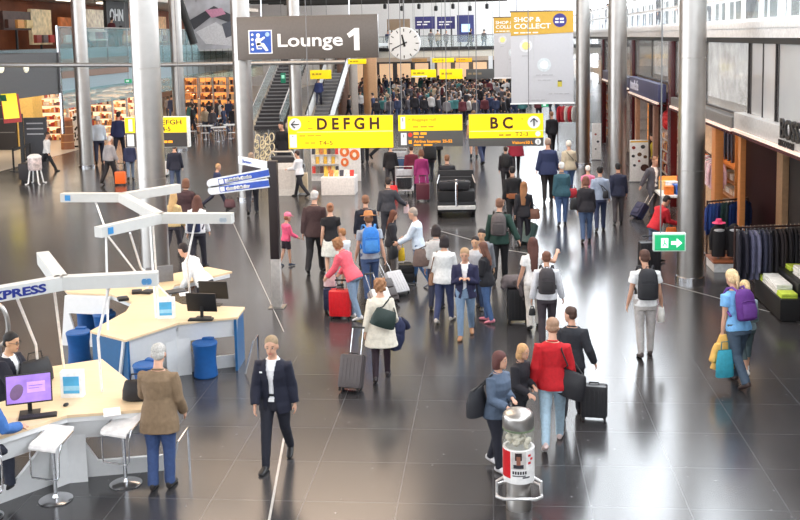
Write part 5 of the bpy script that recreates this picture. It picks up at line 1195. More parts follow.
# ------------------------------------------------------------------ electric passenger cart seen from behind
q = at_z(455, 218); ec = empty('electric_cart', (q.x, q.y+1.0, 0), math.radians(3), 'black electric passenger cart seen from behind in mid hall', 'cart')
cb = mat((30, 29, 32), .45)
B().box(-.58, .58, -1.0, 1.5, .18, .48, .05).done('chassis', cb, ec)
B().box(-.55, .55, -1.0, -.35, .48, .80, .05).done('rear_seat', mat((26, 25, 28), .7), ec)
B().box(-.56, .56, -.36, -.22, .55, 1.15, .05).done('rear_backrest', mat((36, 35, 38), .6), ec)
B().box(-.54, .54, -.1, .45, .48, .82, .05).done('front_seat', mat((26, 25, 28), .7), ec); B().box(-.55, .55, -.14, -.02, .6, 1.32, .06).done('front_backrest', mat((34, 33, 36), .6), ec)
B().box(-.55, .55, 1.2, 1.5, .4, 1.1, .08).done('dashboard', cb, ec)
B().box(-.56, .56, -1.10, -1.0, .26, .38, .03).done('bumper', mat((225, 222, 218), .4), ec)
B().tube([(0, -1.06, .30), (0, -1.06, 1.02), (0, -.9, 1.12)], .04, 10).done('steel_post', CHROME, ec)
B().tube([(-.26, -1.0, 1.12), (.26, -1.0, 1.12)], .022, 8).done('grab_rail', CHROME, ec)
for sx in (-1, 1):
    B().tube([(sx*.56, -.6, .5), (sx*.57, -.7, 1.0), (sx*.5, -.32, 1.2)], .022, 8).done('arm_rail', CHROME, ec)
    for y in (-.62, 1.1):
        B().loft([((sx*.50-.06, y, .2), (0, .2, 0), (0, 0, .2)), ((sx*.50+.06, y, .2), (0, .2, 0), (0, 0, .2))], 24).done('wheel', BLACK, ec)
B().tube([(-.25, .95, .95), (-.25, .78, 1.12)], .02, 8).done('steering_column', BLACK, ec); B().tube([(-.25+.17*math.cos(t*PI/8), .76+.06*math.sin(t*PI/8), 1.14+.15*math.sin(t*PI/8)) for t in range(16)], .015, 6, closed=True).done('steering_wheel', BLACK, ec)
mwc = Matrix.Translation((q.x, q.y+1.0, 0)) @ Matrix.Rotation(math.radians(3), 4, 'Z')
person('driver in a dark jacket seated on the black electric cart', mwc @ Vector((-.25, .18, 0)), 1.76, 3, ((34, 34, 40), 'jacket'), ((34, 34, 40), 'trousers'), hair=((130, 90, 64), 'short'), arms=((48, 8, 30, 0), (48, 8, 30, 0)), sit=(82, 60, .90))
suitcase('black case lying on the rear seat of the electric cart', mwc @ Vector((-.05, -.72, .78)), 90, .42, .9, .30, (38, 36, 40), 0, 0, soft=True)
# luggage trolleys beside the magenta coat
def trolley(px, py, label):
    q = at_z(px, py); e = empty('luggage_trolley', q, math.radians(4), label, 'luggage trolley'); m = mat((214, 214, 216), .3, .5)
    b = B(); b.box(-.32, .32, -.5, .5, .14, .18, .01); b.done('deck', m, e)
    b = B(); b.tube([(-.3, -.45, .16), (-.3, -.55, 1.0), (.3, -.55, 1.0), (.3, -.45, .16)], .022, 8); b.done('push_bar', m, e)
    b = B(); b.tube([(-.28, -.52, .62), (.28, -.52, .62)], .018, 8); b.box(-.28, .28, -.56, -.52, .68, .9, .01); b.done('back_panel', m, e)
    for sx, sy in ((-1, -1), (1, -1), (0, 1)):
        B().loft([((sx*.27-.02, sy*.40, .07), (0, .07, 0), (0, 0, .07)), ((sx*.27+.02, sy*.40, .07), (0, .07, 0), (0, 0, .07))], 16).done('wheel', BLACK, e)
    return q
q = trolley(405, 193, 'white metal luggage trolley loaded with a black case')
suitcase('black case on the white luggage trolley', q+Vector((0, -.05, .16)), 2, .50, .62, .5, (42, 42, 46), 0, 0)
q = trolley(400, 172, 'further white luggage trolley loaded with a blue bag')
bag('blue travel bag on the further luggage trolley', q+Vector((0, 0, .45)), 4, .7, .5, .45, (58, 84, 120), name='travel_bag')

# ------------------------------------------------------------------ things on the counters
def on(px, py, z=.90): return at_z(px, py, z)
def monitor(px, py, rz, label, scr, w=.50, h=.32, lit=.0, kb=True, kpx=None):
    q = on(px, py); e = empty('monitor', q, math.radians(rz), label, 'monitor')
    B().box(-.12, .12, -.08, .09, 0, .015, .005).done('foot', BLACK, e); B().box(-.025, .025, .03, .05, .01, .2).done('stem', BLACK, e)
    R_ = Matrix.Translation((0, .0, .12)) @ Matrix.Rotation(math.radians(-12), 4, 'X')
    cs_ = B().box(-w/2, w/2, 0, .025, 0, h, .006, R_).done('casing', BLACK, e)
    B().box(-w/2+.015, w/2-.015, -.003, 0, .018, h-.015, 0, R_).done('screen', mat(scr, .25, var=.25, scale=4, emit=lit), cs_, False)
    return e, R_
m1, R1 = monitor(30, 413, 22, 'lit purple screen monitor on the front counter', (150, 116, 200), .54, .36, .55)
B().box(-.02, .19, -.006, -.003, .13, .26, 0, R1).done('screen_window', mat((180, 140, 235), .3, emit=.6), m1, False)
B().box(.0, .16, -.008, -.006, .21, .215, 0, R1).done('screen_line', mat((90, 60, 150), .3), m1, False); B().box(.0, .12, -.008, -.006, .18, .185, 0, R1).done('screen_line', mat((90, 60, 150), .3), m1, False)
b = B(); b.ell((0, 0, 0), (.07, .004, .10), 20, 10, Euler((0, .5, 0)).to_matrix()); o = b.done('screen_figure', mat((120, 90, 130), .4), m1); o.matrix_local = R1 @ Matrix.Translation((-.14, -.004, .15))
def keyboard(px, py, rz, label, w=.44):
    q = on(px, py); e = empty('keyboard', q, math.radians(rz), label, 'keyboard'); B().box(-w/2, w/2, -.07, .07, 0, .022, .006).done('tray', BLACK, e)
    b = B()
    for r_ in range(4): b.box(-w/2+.015, w/2-.015, -.055+r_*.03, -.032+r_*.03, .022, .028, .002)
    b.done('keys', DARK, e)
keyboard(38, 417, 22, 'black keyboard in front of the lit purple monitor')
e = B().ell((0, 0, .018), (.032, .05, .018), 14, 8).done('computer_mouse', BLACK); e.location = on(66, 406); tag(e, 'black computer mouse on the front counter', 'mouse')
monitor(203, 318, 176, 'nearer dark monitor seen from behind on the rear counter', (30, 30, 34))[0]
monitor(215, 305, 176, 'further dark monitor behind the nearer one on the rear counter', (30, 30, 34))
o = B().box(-.05, .05, -.002, .002, -.016, .016).done('lit_logo', mat((190, 130, 220), .4, emit=.6)); o.location = on(202, 318)+Vector((0, -.045, .27)); tag(o, 'small lit purple badge on the back of the nearer monitor', 'badge')
keyboard(201, 320, 4, 'black keyboard below the dark monitors on the rear counter', .4)
def holder(px, py, rz, label):
    q = on(px, py); e = empty('leaflet_holder', q, math.radians(rz), label, 'leaflet holder')
    bx_ = B().box(-.14, .14, 0, .12, 0, .34, .006).done('box', mat((240, 240, 240), .35), e); cd_ = B().box(-.10, .10, -.006, 0, .06, .28).done('blue_card', mat((80, 170, 220), .4, var=.12, scale=6), bx_, False)
    B().box(-.10, .10, -.008, -.005, .10, .16).done('blue_card_stripe', mat((150, 205, 235), .4), bx_, False)
holder(72, 398, 6, 'white leaflet box with a blue card on the front counter'); holder(166, 319, 8, 'white leaflet box with a blue card on the rear counter')
for px, py, rz, lb in ((123, 300, 30, 'small dark card machine at the back of the rear counter'), (137, 293, 20, 'black phone by the rods of the rear counter'), (148, 293, -10, 'second black phone by the rods of the rear counter')):
    q = on(px, py); e = empty('card_machine', q, math.radians(rz), lb, 'phone' if 'phone' in lb else 'card machine'); B().box(-.09, .09, -.10, .10, 0, .05, .012).done('body', BLACK, e); B().box(-.06, .06, .0, .08, .05, .056, .002).done('display', mat((90, 100, 110), .2), e)
for px, py, lb in ((112, 412, 'loose white sheet of paper on the front counter'), (185, 294, 'white papers at the back of the rear counter')):
    o = B().box(-.10, .10, -.14, .14, 0, .004).done('paper_sheet', PAPER, None, False); o.location = on(px, py); o.rotation_euler.z = .4; tag(o, lb, 'paper')
o = B().box(-.16, .16, -.12, .12, 0, .03, .005).done('laptop', mat((60, 62, 66), .4)); o.location = on(176, 292); o.rotation_euler.z = .6; tag(o, 'closed grey laptop under the hands of the stooping woman in white', 'laptop')
o = B().box(-.25, .25, -.02, .02, 0, .30, .004).done('partition', mat((120, 122, 126), .4)); o.location = on(160, 282); o.rotation_euler.z = .5; tag(o, 'grey upright panel at the far end of the rear counter', 'panel')

# ------------------------------------------------------------------ kiosks in the middle of the hall
q = at_z(338, 195.5); Yk = q.y
pl = empty('display_plinth', q, 0, 'white display plinth with brochures below the DEFGH sign', 'plinth')
B().box(-.58, .58, 0, .9, 0, .62, .02).done('body', mat((236, 228, 222), .45), pl)
q2 = at_z(326, 181); rk = empty('magazine_rack', q2, 0, 'white magazine rack with colourful covers below the DEFGH sign', 'magazine rack')
B().box(-.56, .56, .02, .30, 0, 1.72, .02).done('frame', mat((238, 232, 228), .45), rk)
for r_ in range(4): B().box(-.52, .52, -.10, .03, .28+r_*.36, .30+r_*.36).done('shelf', mat((225, 220, 215), .45), rk)
random.seed(5)
pal = [(210, 60, 50), (240, 180, 60), (60, 60, 70), (120, 110, 100), (200, 120, 60), (230, 220, 210), (90, 60, 60), (240, 200, 120)]
mg = {}
for r_ in range(4):
    for c_ in range(7):
        pcol = pal[(c_*3+r_*5+c_*r_) % 8]
        if pcol not in mg:
            o = B().box(-.065, .065, -.012, .012, 0, .27, .002).done('magazine', mat(pcol, .4, var=.3, scale=20), None, False); mg[pcol] = o
        else: o = mg[pcol].copy(); col.objects.link(o)
        o.location = q2+Vector((-.45+c_*.15, -.03, .305+r_*.36)); o.rotation_euler = (-.15, 0, 0)
        tag(o, 'magazine %s from the left on the %s shelf of the magazine rack' % (('first', 'second', 'third', 'fourth', 'fifth', 'sixth', 'seventh')[c_], ('lowest', 'second lowest', 'second highest', 'top')[r_]), 'magazine', 'magazines on the rack')
for k in range(6):
    o = B().box(-.07, .07, -.02, .02, 0, .22, .003).done('brochure', mat(pal[(k*3+1) % 8], .4, var=.3, scale=15), None, False); o.location = q+Vector((-.45+k*.18, .35, .62)); o.rotation_euler = (-.3, 0, 0); tag(o, 'brochure %s from the left standing on the white plinth' % ('first', 'second', 'third', 'fourth', 'fifth', 'sixth')[k], 'brochure', 'brochures on the plinth')
q3 = at_z(350, 181); pb_ = empty('poster_board', q3, 0, 'white board with three orange round posters beside the magazine rack', 'poster board')
B().box(-.42, .42, .0, .08, .0, 1.5, .01).done('board', mat((240, 236, 232), .5), pb_)
for x, z, r_ in ((-.18, 1.12, .18), (.20, 1.0, .19), (-.18, .72, .15)):
    B().loft([((x, 0, z), (r_, 0, 0), (0, 0, r_*1.1)), ((x, -.02, z), (r_, 0, 0), (0, 0, r_*1.1))], 24).done('orange_disc', mat((240, 120, 60), .5, var=.25, scale=12), pb_)
    B().loft([((x, -.02, z), (r_*.4, 0, 0), (0, 0, r_*.5)), ((x, -.03, z), (r_*.4, 0, 0), (0, 0, r_*.5))], 20).done('pale_disc', mat((250, 235, 215), .5), pb_)
q4 = at_z(285, 196); kc = empty('white_kiosk', q4, 0, 'white service cabinet with a curved rail left of the attendant in the vest', 'kiosk')
B().box(-.5, .42, 0, .6, 0, 1.15, .03).done('cabinet', mat((238, 234, 228), .45), kc); B().box(-.4, .32, -.01, 0, .25, .95).done('door', mat((228, 222, 216), .45), kc)
B().box(-.45, .38, .05, .55, 1.15, 1.35, .02).done('machine', mat((50, 46, 48), .4), kc); B().tube([(-.5, -.05, 0), (-.5, -.05, 1.3), (-.4, -.05, 1.55), (.3, -.05, 1.55), (.42, -.05, 1.3), (.42, -.05, 0)], .03, 8).done('curved_rail', mat((215, 208, 196), .35, .4), kc)
for k, (x, y) in enumerate(((261, 186), (266, 181), (256, 178), (270, 176))):
    qq = at_z(x, y); e = empty('rope_rack', qq, 0, '%s beige looped display rack left of the white kiosk' % ('nearest', 'second', 'third', 'furthest')[k], 'display rack')
    b = B()
    for z in (.35, .75, 1.15, 1.55):
        for sx in (-.12, .12): b.tube([(sx+.10*math.cos(t*PI/5), .05*math.sin(t*PI/5), z+.16*math.sin(t*PI/5)) for t in range(10)], .025, 6, closed=True)
    b.done('loops', mat((212, 196, 160), .6), e); B().tube([(0, 0, 0), (0, 0, 1.85)], .03, 8).done('pole', GREYPLASTIC, e); B().cyl(0, 0, 0, .03, .22).done('foot', GREYPLASTIC, e)
q = at_z(303, 194); e = empty('luggage_stand', q, 0, 'beige wheeled bag beside the attendant in the vest', 'bag'); B().box(-.18, .18, -.1, .15, .05, .75, .06).done('shell', mat((200, 180, 150), .6), e); B().tube([(-.1, 0, .73), (-.1, 0, .98), (.1, 0, .98), (.1, 0, .73)], .015).done('handle', DARK, e)

# boards on the right
def aboard(px0, px1, ybot, ytop, label, dots, top=(240, 190, 60)):
    q = at_z((px0+px1)/2, ybot); w = (px1-px0)/1000*q.y; h = (ybot-ytop)/1000*q.y*1.02; e = empty('menu_board', q, 0, label, 'board')
    B().box(-w/2, w/2, 0, .08, 0.02, h, .01).done('panel', mat((240, 238, 235), .45), e); B().box(-w/2-.02, w/2+.02, -.1, .2, 0, .03).done('foot', GREYPLASTIC, e)
    if top: B().box(-w/2+.02, w/2-.02, -.006, 0, h-.08, h-.03).done('yellow_line', mat(top, .5), e)
    random.seed(9)
    for (x, z, r_) in dots:
        B().loft([((x*w, -.0, z*h), (r_*w, 0, 0), (0, 0, r_*w*.9)), ((x*w, -.008, z*h), (r_*w, 0, 0), (0, 0, r_*w*.9))], 18).done('dish_picture', mat(random.choice([(70, 40, 34), (110, 80, 60), (60, 60, 64), (150, 60, 50)]), .5, var=.3), e)
aboard(630, 648, 182, 141, 'upright white menu board with small round dish pictures right of the column', [(-.3, .82, .10), (.2, .84, .12), (-.32, .62, .09), (.02, .66, .12), (.33, .60, .10), (.3, .34, .22), (-.25, .40, .08), (0, .50, .07)])
aboard(592, 601, 160, 124, 'narrow white notice board between the two right columns', [(-.1, .7, .12), (.15, .5, .14), (-.1, .3, .1)], None)

# ------------------------------------------------------------------ clothes shop on the right
def garment(name, x, y, ztop, L, rgb, label, group, axis=0., w=.46):
    e = empty(name, (x, y, ztop), axis, label, 'garment', group)
    B().tube([(-w*.42, 0, -.05), (0, 0, .0), (w*.42, 0, -.05)], .008, 6).done('hanger', DARK, e); B().tube([(0, 0, 0), (0, 0, .06), (.02, 0, .08)], .005, 6).done('hook', CHROME, e)
    b = B(); b.loft([((0, 0, -L), (w*.46, 0, 0), (0, .045, 0)), ((0, 0, -L*.5), (w*.44, 0, 0), (0, .05, 0)), ((0, 0, -.14), (w*.48, 0, 0), (0, .055, 0)), ((0, 0, -.045), (w*.40, 0, 0), (0, .035, 0)), ((0, 0, -.01), (w*.12, 0, 0), (0, .03, 0))], 14)
    for sx in (-1, 1): b.tube([(sx*w*.40, 0, -.08), (sx*w*.52, 0, -.3), (sx*w*.53, 0, -L*.85)], [.04, .045, .035], 8)
    b.done('cloth', mat(rgb, .8, var=.15, bump=.3), e); return e
def rack(a, b, z, label, legs=True):
    a = Vector(a); b = Vector(b); e = empty('clothes_rail', (a+b)/2, 0, label, 'clothes rail'); c = (a+b)/2; m = mat((70, 48, 44), .35, .3)
    A0 = a-c; B0 = b-c
    B().tube([A0+Vector((0, 0, z)), B0+Vector((0, 0, z))], .022, 10).done('rail', m, e)
    for p in (A0, B0):
        B().tube([p, p+Vector((0, 0, z+.03))], .022, 8).done('leg', m, e); n = Vector((-(b-a).y, (b-a).x, 0)).normalized(); B().tube([p-n*.28+Vector((0, 0, .02)), p+n*.28+Vector((0, 0, .02))], .022, 8).done('foot', m, e)
    return a, b
a, b_ = rack((4.86, 20.15, 0), (6.40, 20.40, 0), 1.45, 'dark wooden clothes rail of dark suits in front of the nearest store')
ds = [(34, 32, 44), (40, 38, 52), (30, 30, 46), (92, 92, 118), (112, 112, 138), (60, 62, 84), (52, 54, 74), (44, 42, 56), (38, 36, 44), (34, 30, 36), (40, 32, 36), (50, 40, 42), (34, 30, 34), (36, 34, 42), (30, 28, 34), (46, 40, 44), (36, 32, 38), (30, 30, 36)]
for k, cc in enumerate(ds):
    p = a.lerp(b_, .05+.9*k/17); garment('suit_jacket', p.x, p.y, 1.40, .98, cc, 'suit jacket number %d from the left on the dark wooden rail' % (k+1), 'suit jackets on the wooden rail', math.radians(90+random.uniform(-12, 12)), .44)
a, b_ = rack((5.18, 24.2, 0), (6.25, 24.7, 0), 1.30, 'low clothes rail of blue and green shirts right of the steel column')
for k, cc in enumerate([(36, 62, 128), (40, 70, 140), (50, 84, 150), (34, 52, 110), (38, 66, 76), (44, 74, 70), (40, 58, 62), (36, 60, 120), (44, 76, 150), (40, 66, 130), (60, 100, 170), (48, 70, 120)]):
    p = a.lerp(b_, .05+.9*k/11); garment('shirt', p.x, p.y, 1.25, .72, cc, 'shirt number %d from the near end of the low rail beside the steel column' % (k+1), 'shirts on the low rail', math.radians(55+random.uniform(-15, 15)), .42)
a, b_ = rack((XW+.35, 26.6, 0), (XW+.45, 28.6, 0), 2.0, 'taller rail of pink and white shirts inside the lit shop window')
for k, cc in enumerate([(232, 190, 200), (240, 216, 220), (236, 200, 206), (245, 235, 235), (230, 180, 190), (242, 226, 228), (250, 140, 70)]):
    p = a.lerp(b_, .05+.9*k/6); garment('shirt', p.x, p.y, 1.95, .72, cc, 'pale shirt number %d from the near end of the taller rail' % (k+1) if k < 6 else 'orange shirt at the far end of the taller rail', 'pale shirts on the taller rail' if k < 6 else None, random.uniform(-.2, .2), .42)
# suits hung in the lit display, shelves of folded clothes below
YSH = at_X(730, 180, 6.45).y
sh = empty('display_shelving', (XW+.75, YSH, 0), 0, 'lit orange wooden shelving with folded clothes under hanging suits', 'shelving')
hy_ = .95
b = B(); b.box(0, .5, -hy_, hy_, 0, .06); b.done('base', ORANGEWOOD, sh)
for z in (.55, .95, 1.35, 1.75): B().box(-.02, .5, -hy_, hy_, z, z+.04).done('shelf', ORANGEWOOD, sh)
for yy in (-hy_, hy_-.05): B().box(0, .5, yy, yy+.05, 0, 3.1).done('upright', ORANGEWOOD, sh)
B().box(.48, .5, -hy_, hy_, 0, 3.1).done('back', mat((210, 170, 130), .5), sh)
fp0 = None
for r_ in range(4):
    for c_ in range(4):
        cc = [(235, 225, 215), (245, 235, 225), (200, 170, 140), (230, 200, 170)][(r_+c_*2) % 4]
        b = B()
        for q_ in range(3): b.box(-.15, .15, -.17, .17, .002+q_*.05, .048+q_*.05, .018)
        o = b.done('folded_clothes', mat(cc, .8)); o.location = (XW+.97, YSH-.68+c_*.45, (.59, .99, 1.39, .06)[r_]); tag(o, 'folded clothes %s from the near side on the %s lit shelf' % (('first', 'second', 'third', 'fourth')[c_], ('second', 'third', 'top', 'bottom')[r_]), 'folded clothes', 'folded clothes on the lit shelves')
for k, cc in enumerate([(70, 66, 78), (90, 84, 94), (60, 58, 70), (110, 100, 104)]): garment('suit', XW+.78, YSH-.6+.4*k, 3.02, 1.1, cc, 'suit number %d from the near side hanging above the lit shelves' % (k+1), 'suits above the lit shelves', math.radians(70), .5)
# black outfits on a white plinth beside the column
q = at_z(714, 273); wp = empty('white_plinth', q+Vector((.35, .45, 0)), 0, 'low white plinth with a wooden top right of the steel column', 'plinth')
B().box(-.34, .34, -.4, .4, 0, .20, .01).done('body', WHITE, wp); B().box(-.36, .36, -.42, .42, .20, .235, .006).done('wooden_top', wood((150, 90, 60)), wp)
for k, (dx, lb) in enumerate(((-.17, 'black outfit on a stand, left on the low white plinth'), (.17, 'black outfit on a stand, right on the low white plinth'))):
    p = q+Vector((.35+dx, .40, .235)); e = empty('outfit_stand', p, 0, lb, 'outfit'); b = B(); b.loft([((0, 0, .06), (.15, 0, 0), (0, .12, 0)), ((0, 0, .35), (.16, 0, 0), (0, .13, 0)), ((0, 0, .60), (.16, 0, 0), (0, .12, 0)), ((0, 0, .74), (.12, 0, 0), (0, .08, 0)), ((0, 0, .80), (.04, 0, 0), (0, .04, 0))], 18)
    for sx in (-1, 1): b.tube([(sx*.12, 0, .70), (sx*.17, 0, .5), (sx*.16, 0, .2)], [.05, .05, .04], 8)
    b.done('clothes', mat((28, 26, 30), .8, bump=.2), e); B().cyl(0, 0, 0, .08, .02).done('stand', CHROME, e); B().ell((0, -.02, .66), (.13, .10, .06), 14, 8).done('grey_scarf', mat((190, 188, 190), .8), e)
p = q+Vector((.18, .40, 1.05)); b = B(); b.loft([((0, 0, 0), (.15, 0, 0), (0, .15, 0)), ((0, 0, .015), (.15, 0, 0), (0, .15, 0)), ((0, 0, .02), (.08, 0, 0), (0, .08, 0)), ((0, 0, .10), (.06, 0, 0), (0, .06, 0))], 20); o = b.done('pink_hat', mat((236, 70, 120), .7)); o.location = p; tag(o, 'bright pink hat on top of the left black outfit', 'hat')
# table of towels
tq0 = at_z(780, 322); tq1 = at_z(757, 297)
x0_, y0_, y1_ = tq0.x, tq0.y, tq1.y
tb = empty('display_table', (x0_+.55, (y0_+y1_)/2, 0), 0, 'low black display block with towels at the right edge', 'display block')
hyy = (y1_-y0_)/2
B().box(-.55, .48, -hyy, hyy, .03, .42, .01).done('block', mat((22, 20, 22), .5), tb); B().box(-.50, .50, -hyy+.05, hyy-.05, 0, .03).done('plinth', BLACK, tb)
tb2 = tag(B().box(-.35, .35, -hyy*.8, hyy*.8, 0, .26, .01).done('display_riser', mat((26, 24, 26), .5)), 'second smaller black block standing on the low display block', 'display block'); tb2.location = (x0_+.72, (y0_+y1_)/2, .42)
wt = [(236, 236, 232), (244, 244, 240), (205, 225, 80)]
for k, (dx, dy, dz, ci, lb) in enumerate([(.16, -.75, 0, 2, 'neon green towel pile at the near corner of the black block'), (.16, -.38, 0, 0, 'white towel pile beside the near green towels'), (.16, -.02, 0, 1, 'middle white towel pile on the black block'), (.16, .34, 0, 0, 'far white towel pile on the black block'), (.16, .70, 0, 2, 'neon green towel pile at the far end of the black block'),
      (.62, -.5, .26, 1, 'near white towel pile on the upper black block'), (.62, -.1, .26, 0, 'middle white towel pile on the upper black block'), (.62, .45, .26, 2, 'neon green towel pile on the upper black block')]):
    b = B(); nn = 4 if ci != 2 else 2
    for q_ in range(nn): b.box(-.15+.01*(q_ % 2), .15, -.16, .16, .002+q_*.045, .044+q_*.045, .018)
    o = b.done('towel_pile', mat(wt[ci], .85, bump=.2)); o.location = (x0_+dx+.02, (y0_+y1_)/2+dy*hyy, .42+dz); tag(o, lb, 'towels')
# white shop table by the stooping man, goods and lit shelves of the navy store
tq = at_z(676, 226); st = empty('shop_table', (tq.x+.1, tq.y+1.2, 0), 0, 'white shop table with boxes behind the stooping man in red', 'table')
B().box(-.45, .5, -.9, .9, .74, .80, .01).done('tabletop', WHITE, st)
for sx in (-.4, .45):
    for sy in (-.82, .82): B().box(sx-.03, sx+.03, sy-.03, sy+.03, 0, .74).done('leg', WHITE, st)
for k, (dx, dy, s_, cc, lb) in enumerate([(-.2, -.6, .24, (246, 130, 50), 'orange gift box on the white shop table'), (.1, -.55, .28, (60, 110, 200), 'blue gift box on the white shop table'), (.0, -.1, .30, (235, 235, 240), 'white gift box in the middle of the shop table'), (-.2, .35, .26, (250, 200, 140), 'pale orange gift box at the far end of the shop table'), (.25, .2, .22, (70, 130, 210), 'small blue gift box at the far end of the shop table')]):
    e = empty('gift_box', (tq.x+.1+dx, tq.y+1.2+dy, .80), .2*k, lb, 'box'); B().box(-s_/2, s_/2, -s_/2, s_/2, 0, s_*.9, .01).done('box', mat(cc, .5), e); B().box(-s_/2-.01, s_/2+.01, -s_/2-.01, s_/2+.01, s_*.9, s_*.98, .006).done('lid', mat([min(255, c*1.1) for c in cc], .5), e)
pstand = at_Y(667, 193, tq.y+1.6)
o = B().box(-.28, .28, -.01, .01, 0, .38, .004).done('screen', mat((250, 160, 80), .4, emit=.3)); o.location = (pstand.x, pstand.y, .8); tag(o, 'orange advert panel standing on the white shop table', 'screen')
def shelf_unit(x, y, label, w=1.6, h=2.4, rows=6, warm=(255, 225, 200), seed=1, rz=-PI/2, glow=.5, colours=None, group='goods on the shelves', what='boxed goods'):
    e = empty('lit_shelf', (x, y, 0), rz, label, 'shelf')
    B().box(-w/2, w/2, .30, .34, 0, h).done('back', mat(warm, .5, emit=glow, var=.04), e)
    for k in range(rows+1): B().box(-w/2, w/2, 0, .32, k*(h-.03)/rows, k*(h-.03)/rows+.03).done('shelf', mat((200, 190, 185), .5), e)
    for sx in (-w/2, w/2-.03): B().box(sx, sx+.03, 0, .34, 0, h).done('side', mat((200, 190, 185), .5), e)
    random.seed(seed); b = B(); cl_ = colours or [(200, 60, 50), (60, 50, 50), (240, 230, 220), (220, 150, 80), (120, 60, 60), (230, 190, 120), (90, 90, 100)]
    ms = [mat(c, .5) for c in cl_]
    for k in range(rows):
        xx = -w/2+.05
        while xx < w/2-.14:
            ww = random.uniform(.07, .15); hh = random.uniform(.12, (h/rows)*.8); b.box(xx, xx+ww, .06, .26, k*(h-.03)/rows+.032, k*(h-.03)/rows+.03+hh, .004, mi=random.randrange(len(ms))); xx += ww+.02
    o = b.done(what.replace(' ', '_'), ms, e, False); o['kind'] = 'stuff'
    return e
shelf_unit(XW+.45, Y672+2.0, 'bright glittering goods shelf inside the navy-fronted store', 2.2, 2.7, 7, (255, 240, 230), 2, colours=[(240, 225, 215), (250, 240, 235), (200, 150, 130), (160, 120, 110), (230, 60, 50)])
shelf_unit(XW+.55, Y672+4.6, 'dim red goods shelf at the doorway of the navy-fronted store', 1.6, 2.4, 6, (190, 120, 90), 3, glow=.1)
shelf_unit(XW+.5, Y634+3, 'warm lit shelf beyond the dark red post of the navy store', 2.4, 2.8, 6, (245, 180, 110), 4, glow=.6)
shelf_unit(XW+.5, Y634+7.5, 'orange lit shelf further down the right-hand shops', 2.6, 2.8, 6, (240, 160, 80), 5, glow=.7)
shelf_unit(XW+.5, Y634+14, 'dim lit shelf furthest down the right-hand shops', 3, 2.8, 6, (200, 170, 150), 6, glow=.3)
bx('door_post', XW-.05, XW+.1, Y672+3.0, Y672+3.3, 0, 3.05, mat((170, 130, 110), .4), 'beige post left of the glittering shelf in the navy store', 'post')
bx('door_post', XW-.05, XW+.1, Y634-.9, Y634-.6, 0, 3.05, mat((190, 140, 110), .4), 'pale wooden post at the far side of the navy store doorway', 'post')
# red balloon-like decoration in the navy store and the yellow shirt in its doorway
q = at_X(667, 120, XW+.25); b = B()
for k in range(7): b.ell((.0, .16*math.cos(k*.9), .18*math.sin(k*.9)), (.14, .16, .15), 12, 8)
b.ell((0, 0, 0), (.16, .2, .18), 12, 8); b.tube([(0, 0, 0), (0, 0, 3.2-q.z)], .01, 6); o = b.done('red_bunch', mat((220, 40, 44), .4)); o.location = q; tag(o, 'bunch of red decorations hanging over the glittering shelf', 'decoration')
person('shop person in a yellow top in the doorway of the navy store', (XW+.35, yx(645), .003), 1.75, 70, ((226, 205, 70), 'tee'), ((40, 38, 44), 'trousers'), hair=((50, 40, 34), 'short'))
a, b_ = rack((at_z(566, 143).x-.4, at_z(566, 143).y, 0), (at_z(566, 143).x+.5, at_z(566, 143).y, 0), 1.9, 'rail with red and white garments far down the right side')
for k, cc in enumerate([(190, 40, 50), (200, 60, 70), (230, 220, 210), (200, 50, 60), (225, 225, 220)]):
    p = a.lerp(b_, .1+.2*k); garment('shirt', p.x, p.y, 1.85, .8, cc, 'garment number %d from the left on the far red and white rail' % (k+1), 'garments on the far rail', math.radians(60), .5)
# ------------------------------------------------------------------ left-hand shops, cafe, escalators, far bridge
SHC = [(200, 60, 50), (90, 60, 50), (240, 225, 205), (230, 160, 90), (170, 70, 60), (245, 210, 150), (110, 90, 90), (250, 240, 230)]
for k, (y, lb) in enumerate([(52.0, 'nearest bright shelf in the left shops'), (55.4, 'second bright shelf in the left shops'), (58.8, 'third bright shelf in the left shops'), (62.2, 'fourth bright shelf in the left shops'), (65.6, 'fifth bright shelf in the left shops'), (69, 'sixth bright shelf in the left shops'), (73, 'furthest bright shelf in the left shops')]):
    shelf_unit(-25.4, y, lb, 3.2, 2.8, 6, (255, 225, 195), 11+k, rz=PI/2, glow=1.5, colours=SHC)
# free standing shelves facing the hall
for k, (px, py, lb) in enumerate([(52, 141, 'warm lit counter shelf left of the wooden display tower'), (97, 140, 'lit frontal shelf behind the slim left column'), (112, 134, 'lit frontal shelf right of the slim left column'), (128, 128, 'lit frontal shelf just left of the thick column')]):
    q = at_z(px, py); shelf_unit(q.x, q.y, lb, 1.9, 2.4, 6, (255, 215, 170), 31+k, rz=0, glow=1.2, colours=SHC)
q = at_z(68, 149); e = empty('display_tower', q, 0, 'round wooden display tower in front of the left shops', 'display tower'); B().cyl(0, 0, 0, 1.45, .34, .30, 24).done('body', wood((150, 96, 62)), e)
for z in (.35, .75, 1.15): B().lathe([(.35, z), (.37, z+.02), (.35, z+.05)], 24).done('shelf', wood((200, 150, 100)), e)
B().lathe([(.30, 1.45), (.34, 1.5), (.2, 1.62), (.02, 1.65)], 24).done('cap', mat((190, 110, 70), .5), e)
q = at_z(78, 147); e = empty('patterned_stand', q, 0, 'black and white patterned stand right of the wooden display tower', 'display stand'); b = B(); b.loft([((0, 0, .1), (.24, 0, 0), (0, .2, 0)), ((0, 0, .9), (.28, 0, 0), (0, .2, 0)), ((0, 0, 1.6), (.22, 0, 0), (0, .16, 0)), ((0, 0, 1.8), (.1, 0, 0), (0, .1, 0))], 18); b.done('body', mat((236, 234, 232), .6), e)
random.seed(2); b = B()
